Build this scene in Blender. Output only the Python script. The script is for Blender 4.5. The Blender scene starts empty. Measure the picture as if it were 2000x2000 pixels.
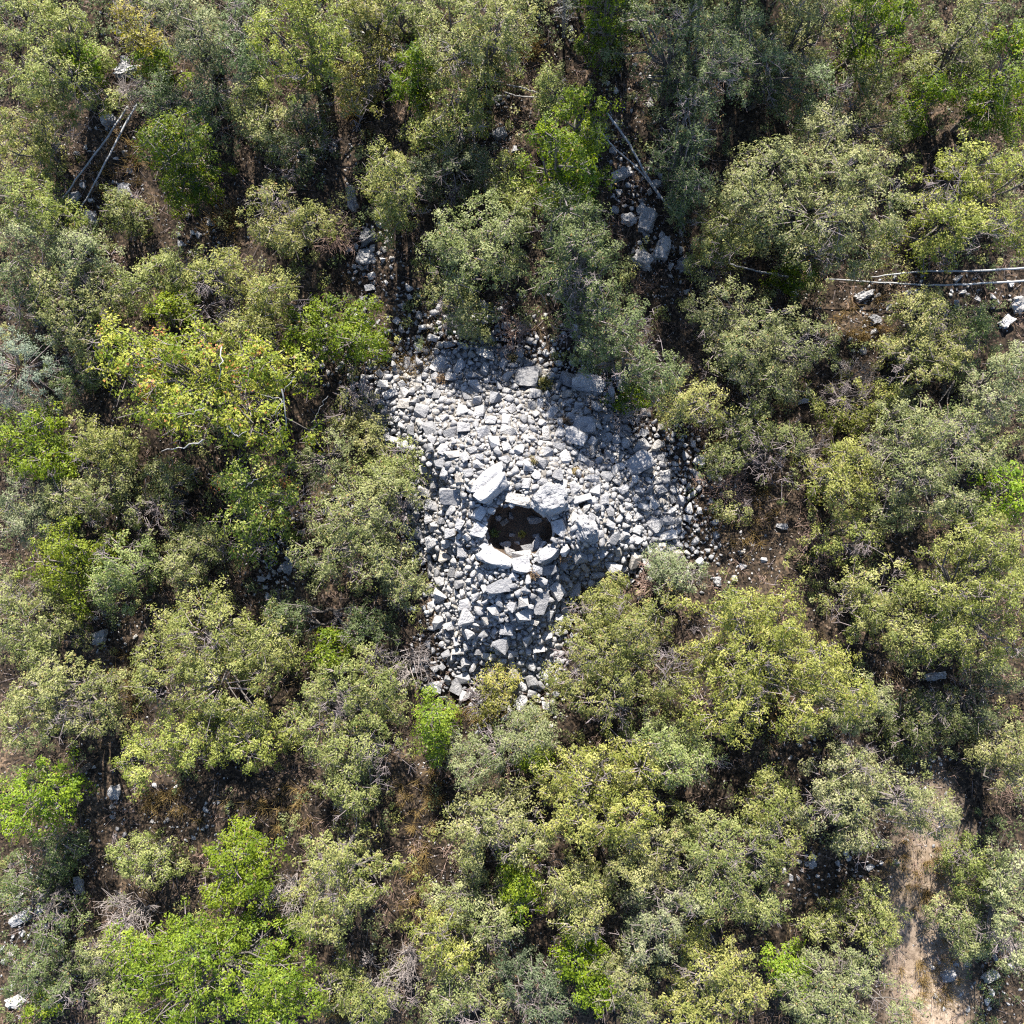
import bpy, bmesh, math
import numpy as np
from mathutils import Vector, Matrix, noise as mnoise

# ------------------------------------------------------------------ camera, sky, sun, exposure
SC = bpy.context.scene
COL = SC.collection
CAM_H = 26.7
TANF = 0.5623
cam_data = bpy.data.cameras.new('camera')
cam_data.sensor_width = 36.0
cam_data.lens = 18.0 / TANF
cam_data.clip_end = 500.0
cam = bpy.data.objects.new('camera', cam_data)
COL.objects.link(cam)
cam.location = (0, 0, CAM_H)
cam.rotation_euler = (0, 0, 0)
SC.camera = cam

SUN_EL = math.radians(37.0)
SUN_ROT = math.radians(-3.0)          # the sun stands beyond the top edge of the picture
world = bpy.data.worlds.new('World')
SC.world = world
world.use_nodes = True
wn = world.node_tree
bg = wn.nodes['Background']
sky = wn.nodes.new('ShaderNodeTexSky')
sky.sky_type = 'NISHITA'
sky.sun_disc = False
sky.sun_elevation = SUN_EL
sky.sun_rotation = SUN_ROT
wn.links.new(sky.outputs[0], bg.inputs[0])
sky.ozone_density = 2.5
sky.dust_density = 0.5
bg.inputs[1].default_value = 0.09

sun_data = bpy.data.lights.new('sun', 'SUN')
sun_data.energy = 5.0
sun_data.angle = math.radians(0.5)
sun_data.color = (1.0, 0.93, 0.81)
sun = bpy.data.objects.new('sun', sun_data)
COL.objects.link(sun)
sd = Vector((math.sin(SUN_ROT) * math.cos(SUN_EL), math.cos(SUN_ROT) * math.cos(SUN_EL), math.sin(SUN_EL)))
sun.rotation_euler = sd.to_track_quat('Z', 'Y').to_euler()
sun.location = sd * 60

SC.view_settings.view_transform = 'Standard'
SC.view_settings.look = 'None'
SC.view_settings.gamma = 1.0
SC.view_settings.exposure = 1.85
SC.view_settings.use_curve_mapping = False
SC.render.engine = 'CYCLES'
SC.cycles.max_bounces = 4
SC.cycles.diffuse_bounces = 3
SC.cycles.glossy_bounces = 1
SC.cycles.use_denoising = False
SC.cycles.pixel_filter_type = 'BLACKMAN_HARRIS'
SC.cycles.filter_width = 1.2
SC.cycles.transparent_max_bounces = 4

rng = np.random.default_rng(7)

# ------------------------------------------------------------------ helpers
def P(px, py, z=0.0):
    """photo pixel (2000 px frame) -> world x, y of a point standing at height z"""
    k = TANF * (CAM_H - z) / 1000.0
    return (px - 1000.0) * k, (1000.0 - py) * k

def mk(z=0.0):
    return TANF * (CAM_H - z) / 1000.0

def tag(o, label=None, cat=None, group=None, kind=None):
    if label: o['label'] = label
    if cat: o['category'] = cat
    if group: o['group'] = group
    if kind: o['kind'] = kind
    return o

def empty(name, loc):
    o = bpy.data.objects.new(name, None)
    o.empty_display_size = 0.2
    COL.objects.link(o)
    o.location = loc
    return o

def mesh_np(name, V, F, mat, parent=None, tint=None, smooth=False):
    """V (n,3) array, F (m,k) array all faces same size"""
    me = bpy.data.meshes.new(name)
    V = np.ascontiguousarray(V, dtype=np.float32)
    F = np.ascontiguousarray(F, dtype=np.int32)
    m, k = F.shape
    me.vertices.add(len(V)); me.vertices.foreach_set('co', V.ravel())
    me.loops.add(m * k); me.loops.foreach_set('vertex_index', F.ravel())
    me.polygons.add(m)
    me.polygons.foreach_set('loop_start', np.arange(0, m * k, k, dtype=np.int32))
    try:
        me.polygons.foreach_set('loop_total', np.full(m, k, dtype=np.int32))
    except Exception:
        pass
    if tint is not None:
        a = me.color_attributes.new('tint', 'FLOAT_COLOR', 'POINT')
        c = np.ones((len(V), 4), dtype=np.float32); c[:, :3] = tint
        a.data.foreach_set('color', c.ravel())
    me.update(calc_edges=True)
    if smooth:
        me.polygons.foreach_set('use_smooth', np.ones(m, dtype=bool))
    me.materials.append(mat)
    o = bpy.data.objects.new(name, me)
    COL.objects.link(o)
    if parent is not None: o.parent = parent
    return o

def norm(a):
    return a / np.maximum(np.linalg.norm(a, axis=-1, keepdims=True), 1e-9)

def prisms(A, B, ra, rb, sides=3):
    """tapered sticks A->B, vectorised; returns quads"""
    A = np.asarray(A, float); B = np.asarray(B, float); n = len(A)
    ra = np.broadcast_to(ra, (n,)); rb = np.broadcast_to(rb, (n,))
    d = norm(B - A)
    ref = np.where(np.abs(d[:, 2:3]) > 0.9, np.array([[1.0, 0, 0]]), np.array([[0, 0, 1.0]]))
    u = norm(np.cross(d, ref)); v = np.cross(d, u)
    ang = np.arange(sides) * 2 * math.pi / sides
    ring = u[:, None, :] * np.cos(ang)[None, :, None] + v[:, None, :] * np.sin(ang)[None, :, None]
    Va = A[:, None, :] + ring * ra[:, None, None]
    Vb = B[:, None, :] + ring * rb[:, None, None]
    V = np.concatenate([Va, Vb], 1).reshape(-1, 3)
    i = np.arange(sides); j = (i + 1) % sides
    f = np.stack([i, j, j + sides, i + sides], 1)
    F = (np.arange(n) * 2 * sides)[:, None, None] + f[None]
    return V, F.reshape(-1, 4)

def polytube(pts, radii, sides=6):
    pts = np.asarray(pts, float); n = len(pts)
    T = np.gradient(pts, axis=0); T = norm(T)
    V = []; u = None
    for i in range(n):
        d = T[i]
        if u is None:
            ref = np.array([1.0, 0, 0]) if abs(d[2]) > 0.9 else np.array([0, 0, 1.0])
            u = np.cross(d, ref)
        u = u - d * np.dot(u, d); u = u / np.linalg.norm(u); v = np.cross(d, u)
        for k in range(sides):
            a = 2 * math.pi * k / sides
            V.append(pts[i] + (u * math.cos(a) + v * math.sin(a)) * radii[i])
    F = []
    for i in range(n - 1):
        for k in range(sides):
            k2 = (k + 1) % sides
            F.append((i * sides + k, i * sides + k2, (i + 1) * sides + k2, (i + 1) * sides + k))
    return np.array(V), np.array(F)

class Acc:
    def __init__(s): s.V = []; s.F = []; s.T = []; s.n = 0
    def add(s, V, F, T=None):
        s.V.append(V); s.F.append(F + s.n); s.n += len(V)
        if T is not None: s.T.append(T)
    def build(s, name, mat, parent=None, smooth=False):
        if not s.V: return None
        return mesh_np(name, np.concatenate(s.V), np.concatenate(s.F), mat, parent,
                       np.concatenate(s.T) if s.T else None, smooth)

# ------------------------------------------------------------------ materials
def newmat(name):
    m = bpy.data.materials.new(name); m.use_nodes = True
    nt = m.node_tree
    b = nt.nodes['Principled BSDF']
    return m, nt, b

def node(nt, t, **kw):
    n = nt.nodes.new(t)
    for k, v in kw.items(): setattr(n, k, v)
    return n

def ramp(nt, stops, interp='LINEAR'):
    r = node(nt, 'ShaderNodeValToRGB')
    r.color_ramp.interpolation = interp
    el = r.color_ramp.elements
    while len(el) < len(stops): el.new(0.5)
    for e, (p, c) in zip(el, stops):
        e.position = p; e.color = (*c, 1)
    return r

def noise_node(nt, scale, detail=4, rough=0.55, vec=None):
    n = node(nt, 'ShaderNodeTexNoise')
    n.inputs['Scale'].default_value = scale
    n.inputs['Detail'].default_value = detail
    n.inputs['Roughness'].default_value = rough
    if vec is not None: nt.links.new(vec, n.inputs['Vector'])
    return n

def mix(nt, fac, a, b, mode='MIX'):
    m = node(nt, 'ShaderNodeMix', data_type='RGBA', blend_type=mode)
    for sock, val in ((m.inputs[0], fac), (m.inputs[6], a), (m.inputs[7], b)):
        if hasattr(val, 'is_linked') or isinstance(val, bpy.types.NodeSocket): nt.links.new(val, sock)
        elif isinstance(val, (int, float)): sock.default_value = val
        else: sock.default_value = (*val, 1)
    return m.outputs[2]

# leaves: every leaf has its own tint, lets some light through
M_LEAF, nt, b = newmat('leaf')
at = node(nt, 'ShaderNodeAttribute', attribute_name='tint')
nt.links.new(at.outputs['Color'], b.inputs['Base Color'])
b.inputs['Roughness'].default_value = 0.5
b.inputs['Specular IOR Level'].default_value = 0.22
tr = node(nt, 'ShaderNodeBsdfTranslucent')
hs = node(nt, 'ShaderNodeHueSaturation')
hs.inputs['Saturation'].default_value = 1.2; hs.inputs['Value'].default_value = 1.3
nt.links.new(at.outputs['Color'], hs.inputs['Color'])
nt.links.new(hs.outputs[0], tr.inputs['Color'])
ms = node(nt, 'ShaderNodeMixShader'); ms.inputs[0].default_value = 0.38
nt.links.new(b.outputs[0], ms.inputs[1]); nt.links.new(tr.outputs[0], ms.inputs[2])
nt.links.new(ms.outputs[0], nt.nodes['Material Output'].inputs['Surface'])

def bark_mat(name, c1, c2, scale=9):
    m, nt, b = newmat(name)
    tc = node(nt, 'ShaderNodeTexCoord')
    n = noise_node(nt, scale, 5, 0.6, tc.outputs['Object'])
    r = ramp(nt, [(0.3, c1), (0.7, c2)])
    nt.links.new(n.outputs[0], r.inputs[0]); nt.links.new(r.outputs[0], b.inputs['Base Color'])
    b.inputs['Roughness'].default_value = 0.85
    bp = node(nt, 'ShaderNodeBump'); bp.inputs['Strength'].default_value = 0.5; bp.inputs['Distance'].default_value = 0.01
    nt.links.new(n.outputs[0], bp.inputs['Height']); nt.links.new(bp.outputs[0], b.inputs['Normal'])
    return m
M_BARK = bark_mat('bark', (0.045, 0.038, 0.034), (0.13, 0.115, 0.105))
M_TWIG = bark_mat('twig_bark', (0.075, 0.060, 0.06), (0.24, 0.20, 0.205), 5)
M_PALE = bark_mat('pale_bark', (0.13, 0.125, 0.125), (0.28, 0.275, 0.27), 7)
M_DEAD = bark_mat('dead_wood', (0.14, 0.12, 0.115), (0.32, 0.28, 0.27), 4)
M_BRUSH = bark_mat('dry_stem', (0.15, 0.095, 0.075), (0.34, 0.24, 0.20), 2)
M_PIPE = bark_mat('weathered_pipe', (0.16, 0.165, 0.175), (0.31, 0.315, 0.325), 3)

# limestone
M_STONE, nt, b = newmat('limestone')
oi = node(nt, 'ShaderNodeObjectInfo'); ge = node(nt, 'ShaderNodeNewGeometry')
tc = node(nt, 'ShaderNodeTexCoord')
add = node(nt, 'ShaderNodeMath', operation='ADD')
nt.links.new(oi.outputs['Random'], add.inputs[0]); nt.links.new(ge.outputs['Random Per Island'], add.inputs[1])
fr = node(nt, 'ShaderNodeMath', operation='FRACT'); nt.links.new(add.outputs[0], fr.inputs[0])
r1 = ramp(nt, [(0.0, (0.20, 0.202, 0.215)), (0.25, (0.29, 0.29, 0.303)), (0.6, (0.36, 0.358, 0.37)), (0.88, (0.42, 0.417, 0.425)), (1.0, (0.33, 0.305, 0.275))])
nt.links.new(fr.outputs[0], r1.inputs[0])
n1 = noise_node(nt, 5.0, 8, 0.65, ge.outputs['Position'])
r2 = ramp(nt, [(0.30, (0.45, 0.45, 0.47)), (0.45, (0.88, 0.88, 0.89)), (0.6, (1.06, 1.05, 1.03))])
nt.links.new(n1.outputs[0], r2.inputs[0])
c = mix(nt, 1.0, r1.outputs[0], r2.outputs[0], 'MULTIPLY')
n2 = noise_node(nt, 22.0, 4, 0.7, ge.outputs['Position'])
r3 = ramp(nt, [(0.60, (0, 0, 0)), (0.70, (1, 1, 1))])
nt.links.new(n2.outputs[0], r3.inputs[0])
fm = node(nt, 'ShaderNodeMath', operation='MULTIPLY'); fm.inputs[1].default_value = 0.6
nt.links.new(r3.outputs[0], fm.inputs[0])
c = mix(nt, fm.outputs[0], c, (0.20, 0.19, 0.18))
nt.links.new(c, b.inputs['Base Color'])
b.inputs['Roughness'].default_value = 0.9
b.inputs['Specular IOR Level'].default_value = 0.2
n3 = noise_node(nt, 14.0, 8, 0.7, ge.outputs['Position'])
bp = node(nt, 'ShaderNodeBump'); bp.inputs['Strength'].default_value = 1.0; bp.inputs['Distance'].default_value = 0.09
nt.links.new(n3.outputs[0], bp.inputs['Height']); nt.links.new(bp.outputs[0], b.inputs['Normal'])

# soil with dry leaf litter; paler bare earth on the track at the lower right
M_SOIL, nt, b = newmat('soil')
ge = node(nt, 'ShaderNodeNewGeometry')
na = noise_node(nt, 1.1, 8, 0.62, ge.outputs['Position'])
ra_ = ramp(nt, [(0.3, (0.014, 0.012, 0.011)), (0.5, (0.029, 0.024, 0.0205)), (0.7, (0.066, 0.054, 0.044))])
nt.links.new(na.outputs[0], ra_.inputs[0])
nb = node(nt, 'ShaderNodeTexVoronoi'); nb.inputs['Scale'].default_value = 16.0
nt.links.new(ge.outputs['Position'], nb.inputs['Vector'])
sep = node(nt, 'ShaderNodeSeparateColor'); nt.links.new(nb.outputs['Color'], sep.inputs[0])
rb_ = ramp(nt, [(0.0, (0.35, 0.33, 0.32)), (0.5, (0.95, 0.9, 0.85)), (0.86, (1.7, 1.45, 1.15)), (1.0, (3.0, 2.6, 2.3))])
nt.links.new(sep.outputs[0], rb_.inputs[0])
c = mix(nt, 1.0, ra_.outputs[0], rb_.outputs[0], 'MULTIPLY')
# bare path mask: an elongated patch around a real place on the ground
def patch(cx, cy, rx, ry):
    vs = node(nt, 'ShaderNodeVectorMath', operation='SUBTRACT'); vs.inputs[1].default_value = (cx, cy, 0)
    nt.links.new(ge.outputs['Position'], vs.inputs[0])
    vm = node(nt, 'ShaderNodeVectorMath', operation='MULTIPLY'); vm.inputs[1].default_value = (1 / rx, 1 / ry, 0)
    nt.links.new(vs.outputs[0], vm.inputs[0])
    ln = node(nt, 'ShaderNodeVectorMath', operation='LENGTH'); nt.links.new(vm.outputs[0], ln.inputs[0])
    nz = noise_node(nt, 1.6, 8, 0.75, ge.outputs['Position'])
    ad = node(nt, 'ShaderNodeMath', operation='ADD'); nt.links.new(ln.outputs['Value'], ad.inputs[0]); nt.links.new(nz.outputs[0], ad.inputs[1])
    mr = node(nt, 'ShaderNodeMapRange'); mr.inputs[1].default_value = 1.05; mr.inputs[2].default_value = 1.6
    mr.inputs[3].default_value = 1; mr.inputs[4].default_value = 0
    nt.links.new(ad.outputs[0], mr.inputs[0])
    return mr.outputs[0]
x1, y1 = P(1810, 1830); 
pm = patch(x1, y1, 1.45, 5.2)
HX0, HY0 = P(1013, 1036, 1.5)
rh_ = ramp(nt, [(0.3, (0.07, 0.05, 0.037)), (0.6, (0.16, 0.118, 0.088))]); nt.links.new(na.outputs[0], rh_.inputs[0])
nd = noise_node(nt, 6.0, 6, 0.7, ge.outputs['Position'])
rd = ramp(nt, [(0.3, (0.10, 0.075, 0.056)), (0.5, (0.21, 0.162, 0.122)), (0.7, (0.33, 0.265, 0.21))])
nt.links.new(nd.outputs[0], rd.inputs[0])
c = mix(nt, pm, c, rd.outputs[0])
hm = patch(HX0, HY0, 1.0, .85)
c = mix(nt, hm, c, rh_.outputs[0])
nt.links.new(c, b.inputs['Base Color'])
b.inputs['Roughness'].default_value = 0.95
b.inputs['Specular IOR Level'].default_value = 0.1
bp = node(nt, 'ShaderNodeBump'); bp.inputs['Strength'].default_value = 1.0; bp.inputs['Distance'].default_value = 0.08
nt.links.new(sep.outputs[1], bp.inputs['Height']); nt.links.new(bp.outputs[0], b.inputs['Normal'])

# heap core: stone grit and dark brown soil between the stones
M_GRIT, nt, b = newmat('stone_grit')
ge = node(nt, 'ShaderNodeNewGeometry')
vo = node(nt, 'ShaderNodeTexVoronoi'); vo.inputs['Scale'].default_value = 9.0
nt.links.new(ge.outputs['Position'], vo.inputs['Vector'])
sp = node(nt, 'ShaderNodeSeparateColor'); nt.links.new(vo.outputs['Color'], sp.inputs[0])
rg = ramp(nt, [(0, (0.08, 0.072, 0.066)), (0.5, (0.16, 0.15, 0.142)), (1, (0.30, 0.29, 0.285))])
nt.links.new(sp.outputs[0], rg.inputs[0]); nt.links.new(rg.outputs[0], b.inputs['Base Color'])
b.inputs['Roughness'].default_value = 0.95
bp = node(nt, 'ShaderNodeBump'); bp.inputs['Strength'].default_value = 1.0; bp.inputs['Distance'].default_value = 0.12
nt.links.new(vo.outputs['Distance'], bp.inputs['Height']); bp.invert = True
nt.links.new(bp.outputs[0], b.inputs['Normal'])

# ------------------------------------------------------------------ terrain shape
HX, HY = P(1013, 1036, 1.5)                     # the hollow's centre
def radial(pts, cx, cy, z=0.8):
    """outline given as photo points -> radius as a function of angle round (cx, cy)"""
    w = np.array([P(a, b_, z) for a, b_ in pts])
    ang = np.arctan2(w[:, 1] - cy, w[:, 0] - cx); rad = np.hypot(w[:, 0] - cx, w[:, 1] - cy)
    o = np.argsort(ang); ang = ang[o]; rad = rad[o]
    ang = np.concatenate([ang - 2 * math.pi, ang, ang + 2 * math.pi]); rad = np.tile(rad, 3)
    return lambda t: np.interp(t, ang, rad)
CAIRN = [(735, 720), (800, 690), (900, 662), (960, 655), (1040, 690), (1110, 722), (1185, 755), (1210, 830), (1290, 862),
         (1335, 930), (1345, 1000), (1328, 1080), (1275, 1110), (1190, 1128), (1135, 1150), (1115, 1200), (1095, 1270),
         (1065, 1350), (1000, 1372), (930, 1345), (880, 1330), (860, 1260), (850, 1180), (838, 1110), (790, 1050),
         (780, 985), (795, 930), (765, 880), (728, 820), (712, 765)]
HOLE = [(953, 1029), (969, 998), (1003, 991), (1038, 991), (1057, 1004), (1070, 1015), (1077, 1039), (1073, 1052), (1057, 1066),
        (1040, 1079), (1026, 1085), (998, 1089), (982, 1077), (960, 1064), (954, 1048)]
R_CAIRN = radial(CAIRN, HX, HY, 0.5)
R_HOLE = radial(HOLE, HX, HY, 1.5)
hr = np.random.default_rng(3)
_K = hr.normal(0, 1, (14, 2)); _K = _K / np.linalg.norm(_K, axis=1, keepdims=True)
_W = np.geomspace(0.12, 1.9, 14); _A = 0.30 * (0.12 / _W) ** 0.75; _PH = hr.uniform(0, 6.28, 14)

def smooth(t):
    t = np.clip(t, 0, 1); return t * t * (3 - 2 * t)

def height(x, y, core=True):
    x = np.asarray(x, float); y = np.asarray(y, float)
    h = np.zeros(np.broadcast(x, y).shape)
    for k, w, a, p in zip(_K, _W, _A, _PH):
        h = h + a * np.sin(w * (k[0] * x + k[1] * y) + p)
    d = np.hypot(x - HX, y - HY); t = np.arctan2(y - HY, x - HX)
    rc = R_CAIRN(t)
    m = smooth((rc * 1.04 - d) / (rc * 0.8))
    h = h * (1 - 0.7 * m) + 1.8 * m
    if core:
        rh = R_HOLE(t)
        h = np.where(d < rh + 0.12, h - (1.15 + 0.12 * np.sin(x * 5) * np.cos(y * 4)) * smooth((rh + 0.12 - d) / 0.22), h)
    return h

def on_ground(px, py, lift=0.0):
    z = 0.0
    for _ in range(6):
        x, y = P(px, py, z + lift); z = float(height(x, y))
    return x, y, z

def cairn_t(x, y):
    d = np.hypot(x - HX, y - HY); t = np.arctan2(y - HY, x - HX)
    return d / R_CAIRN(t), d / R_HOLE(t), d

ax = np.concatenate([np.linspace(-70, -18, 14)[:-1], np.linspace(-18, -6.2, 50)[:-1], np.linspace(-6.2, 6.2, 130),
                     np.linspace(6.2, 18, 50)[1:], np.linspace(18, 70, 14)[1:]])
gx, gy = np.meshgrid(ax, ax)
gz = height(gx, gy)
nn = len(ax)
V = np.stack([gx.ravel(), gy.ravel(), gz.ravel()], 1)
ii = (np.arange(nn - 1)[:, None] * nn + np.arange(nn - 1)[None, :]).ravel()
F = np.stack([ii, ii + 1, ii + nn + 1, ii + nn], 1)
ground = mesh_np('ground', V, F, M_SOIL, smooth=True)
tag(ground, kind='structure')

# ------------------------------------------------------------------ stones
def stone_variant(seed, n=17, power=0.55):
    r = np.random.default_rng(seed)
    p = norm(r.normal(size=(n, 3)))
    p = np.sign(p) * np.abs(p) ** power
    p *= r.uniform(0.72, 1.0, (n, 1)) * np.array([[1, r.uniform(0.65, 0.95), r.uniform(0.5, 0.8)]])
    bm = bmesh.new()
    for q in p: bm.verts.new(q)
    res = bmesh.ops.convex_hull(bm, input=bm.verts[:])
    bad = [v for v in bm.verts if not v.link_faces]
    bmesh.ops.delete(bm, geom=bad, context='VERTS')
    bmesh.ops.triangulate(bm, faces=bm.faces[:])
    bmesh.ops.recalc_face_normals(bm, faces=bm.faces[:])
    me = bpy.data.meshes.new('stone')
    bm.to_mesh(me); bm.free()
    me.materials.append(M_STONE)
    return me
STONES = [stone_variant(100 + i, 10 + (i % 4) * 2, 0.36 + 0.1 * (i % 4)) for i in range(24)]
def mesh_arr(me):
    V = np.empty(len(me.vertices) * 3, np.float32); me.vertices.foreach_get('co', V)
    F = np.empty(len(me.polygons) * 3, np.int32); me.polygons.foreach_get('vertices', F)
    return V.reshape(-1, 3), F.reshape(-1, 3)
STONE_ARR = [mesh_arr(m) for m in STONES]

def rotm(rx, ry, rz):
    return np.array((Matrix.Rotation(rz, 3, 'Z') @ Matrix.Rotation(ry, 3, 'Y') @ Matrix.Rotation(rx, 3, 'X')))

class Packer:
    def __init__(s, cell=0.5): s.g = {}; s.c = cell; s.items = []
    def fits(s, x, y, r, k):
        cx, cy = int(math.floor(x / s.c)), int(math.floor(y / s.c))
        for i in range(cx - 2, cx + 3):
            for j in range(cy - 2, cy + 3):
                for (X, Y, R) in s.g.get((i, j), ()):
                    if (X - x) ** 2 + (Y - y) ** 2 < (k * (R + r)) ** 2: return False
        return True
    def put(s, x, y, r):
        s.g.setdefault((int(math.floor(x / s.c)), int(math.floor(y / s.c))), []).append((x, y, r))

def put_stone(name, x, y, z, r, parent, rz=None, tilt=0.55, sc=None, var=None):
    me = STONES[rng.integers(len(STONES))] if var is None else STONES[var]
    o = bpy.data.objects.new(name, me); COL.objects.link(o)
    o.parent = parent
    o.location = (x, y, z)
    o.rotation_euler = (rng.normal(0, tilt), rng.normal(0, tilt), rng.uniform(0, 6.28) if rz is None else rz)
    s = sc if sc is not None else (r, r * rng.uniform(0.85, 1.1), r * rng.uniform(0.85, 1.15))
    o.scale = s
    return o

# ---- shaped boulders round the hollow: an icosphere cut by planes, roughened, pitted
def boulder_mesh(name, half, cuts, seed, rough=0.05, pits=0.0, sub=4, crack=None):
    bm = bmesh.new()
    bmesh.ops.create_icosphere(bm, subdivisions=sub, radius=1.0)
    off = Vector((seed * 7.3, seed * 3.1, seed * 1.7))
    r = np.random.default_rng(seed)
    planes = [((Vector(n).normalized() + Vector(r.normal(0, .17, 3))).normalized(), h * r.uniform(.86, 1.14)) for n, h in cuts]
    planes += [(Vector(norm(r.normal(size=3))), r.uniform(.66, .85)) for _ in range(6)]
    for v in bm.verts:
        p = v.co.copy()
        for n_, h_ in planes:
            d = p.dot(n_) - h_
            if d > 0: p -= n_ * d
        rough_ = rough + .05
        k = mnoise.noise(p * 2.2 + off) * 0.5 + mnoise.noise(p * 5.0 + off) * 0.28 + mnoise.noise(p * 11 + off) * 0.14
        p = p * (1 + rough_ * 2.0 * k)
        if pits > 0:
            c_ = mnoise.noise(p * 3.6 + off * 2)
            if c_ > 0.18: p = p * (1 - pits * min(1, (c_ - 0.18) * 3.0))
        if crack is not None:
            n_, h_, wd, dp = crack
            d = abs(p.dot(Vector(n_).normalized()) - h_ + 0.06 * mnoise.noise(p * 4 + off))
            if d < wd: p = p * (1 - dp * (1 - d / wd))
        v.co = Vector((p.x * half[0], p.y * half[1], p.z * half[2]))
    bmesh.ops.recalc_face_normals(bm, faces=bm.faces[:])
    me = bpy.data.meshes.new(name); bm.to_mesh(me); bm.free()
    me.materials.append(M_STONE)
    return me

BOX = [((1, 0, 0), .62), ((-1, 0, 0), .62), ((0, 1, 0), .6), ((0, -1, 0), .6), ((0, 0, 1), .6), ((0, 0, -1), .6)]
def boulder(name, label, px, py, wpx, hpx, zr, rz, cuts, seed, lift=0.0, tilt=(0, 0), rough=0.05, pits=0.0, group=None, crack=None, cat='boulder', fill=0.62, sub=4):
    x, y, z = on_ground(px, py, lift)
    k = mk(z + 0.3)
    me = boulder_mesh(name, (wpx * k / 2 / fill, hpx * k / 2 / fill, zr / fill), cuts, seed, rough, pits, crack=crack, sub=sub)
    o = bpy.data.objects.new(name, me); COL.objects.link(o)
    o.location = (x, y, z + lift); o.rotation_euler = (tilt[0], tilt[1], rz)
    return tag(o, label, cat, group)

pk = Packer()
def reserve(px, py, rpx, z=1.3):
    x, y = P(px, py, z); pk.put(x, y, rpx * mk(z))

RIM = 'blocks around the hollow'
R_ = math.radians
boulder('boulder', 'large pale tilted slab with a long crack, upper left of the hollow', 958, 946, 70, 44, 0.33, R_(42),
        BOX + [((1, 1, 0.3), .8), ((-1, 0.6, 0.4), .78), ((0.3, -1, 0.5), .72)], 3, 0.22, (R_(-14), R_(8)), 0.04, 0, RIM, ((0.15, 1, 0.25), 0.16, 0.11, 0.22))
boulder('boulder', 'rectangular grey block with a flat shaded face, left of the cracked slab', 882, 968, 46, 34, 0.25, R_(3), BOX, 5, 0.12, (R_(12), 0), 0.025, 0, RIM)
boulder('boulder', 'big rounded boulder full of pits on the upper right rim of the hollow', 1073, 974, 68, 60, 0.42, R_(15),
        [((1, .5, .2), .86), ((-.4, 1, .3), .88), ((0, 0, 1), .8)], 8, 0.36, (R_(6), 0), 0.07, 0.13, RIM, fill=0.88, sub=5)
boulder('boulder', 'knobbly pitted lump of rock right of the hollow', 1145, 1035, 50, 58, 0.36, R_(20),
        [((1, .5, .2), .8), ((-1, .2, .5), .8)], 11, 0.16, (0, 0), 0.08, 0.18, RIM, fill=0.9, sub=5)
boulder('boulder', 'long wedge-shaped block on the lower left rim of the hollow', 966, 1090, 56, 29, 0.22, R_(-24), BOX + [((-1, 1, .5), .72), ((1, -1, .3), .8)], 14, 0.06, (R_(-12), 0), 0.05, 0, RIM)
boulder('boulder', 'squat grey block at the bottom middle of the hollow rim', 1019, 1106, 34, 28, 0.2, R_(8), BOX, 17, 0.05, (R_(-10), R_(5)), 0.05, 0, RIM)
boulder('boulder', 'slanting grey slab on the lower right rim of the hollow', 1067, 1083, 46, 27, 0.22, R_(36), BOX + [((0, 1, 1), .75)], 21, 0.08, (R_(-8), 0), 0.05, 0, RIM)
boulder('boulder', 'flat brownish block behind the slab on the lower right rim', 1069, 1112, 38, 20, 0.16, R_(8), BOX, 23, 0.03, (0, 0), 0.04, 0, RIM)
boulder('boulder', 'low broken lintel slab along the top edge of the hollow', 1012, 976, 52, 22, 0.14, R_(-6), BOX + [((0.4, 1, .4), .75)], 27, -0.02, (R_(-6), 0), 0.07, 0.06, RIM)
boulder('boulder', 'blue-grey slab in shade on the left rim of the hollow, the upper one', 938, 1004, 32, 22, 0.15, R_(60), BOX, 31, 0.0, (0, R_(6)), 0.05, 0, RIM)
boulder('boulder', 'blue-grey slab in shade on the left rim of the hollow, the lower one', 937, 1036, 28, 24, 0.15, R_(-20), BOX, 33, 0.0, (0, R_(8)), 0.05, 0, RIM)
boulder('boulder', 'cracked upright slab on the right rim of the hollow', 1092, 1030, 22, 36, 0.18, R_(10), BOX, 35, 0.0, (0, R_(-6)), 0.06, 0.05, RIM)
boulder('boulder', 'broad flat sunlit slab below the hollow', 978, 1146, 40, 25, 0.14, R_(12), BOX + [((1, 1, 0), .8)], 37, 0.06, (R_(-5), 0), 0.06, 0, RIM)
boulder('boulder', 'white angular block with one shaded face, below right of the hollow', 1085, 1153, 38, 26, 0.22, R_(-48), BOX, 39, 0.1, (R_(-10), R_(10)), 0.03, 0, RIM)
boulder('boulder', 'long pale block lying below the white angular block', 1056, 1178, 24, 38, 0.17, R_(-18), BOX + [((1, 1, 0), .75)], 41, 0.08, (0, 0), 0.05, 0, RIM)
boulder('boulder', 'squarish grey block with striped top on the right slope of the heap', 1246, 908, 46, 38, 0.27, R_(32), BOX, 43, 0.14, (R_(-8), R_(-6)), 0.05, 0.04, 'blocks on the heap')
boulder('boulder', 'broad flat-topped block at the upper edge of the heap', 1027, 738, 44, 34, 0.25, R_(0), BOX, 45, 0.14, (R_(-6), 0), 0.05, 0, 'blocks on the heap')
boulder('boulder', 'large grey slab sticking out under the dark bushes at the upper right of the heap', 1148, 750, 54, 34, 0.22, R_(-14), BOX + [((1, -1, 0), .7)], 47, 0.1, (R_(-4), 0), 0.06, 0.05, 'blocks on the heap')
boulder('boulder', 'wide grey block on the heap above the squarish striped one, nearer the bushes', 1143, 831, 40, 32, 0.22, R_(-18), BOX, 49, 0.12, (0, 0), 0.04, 0, 'blocks on the heap')
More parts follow.
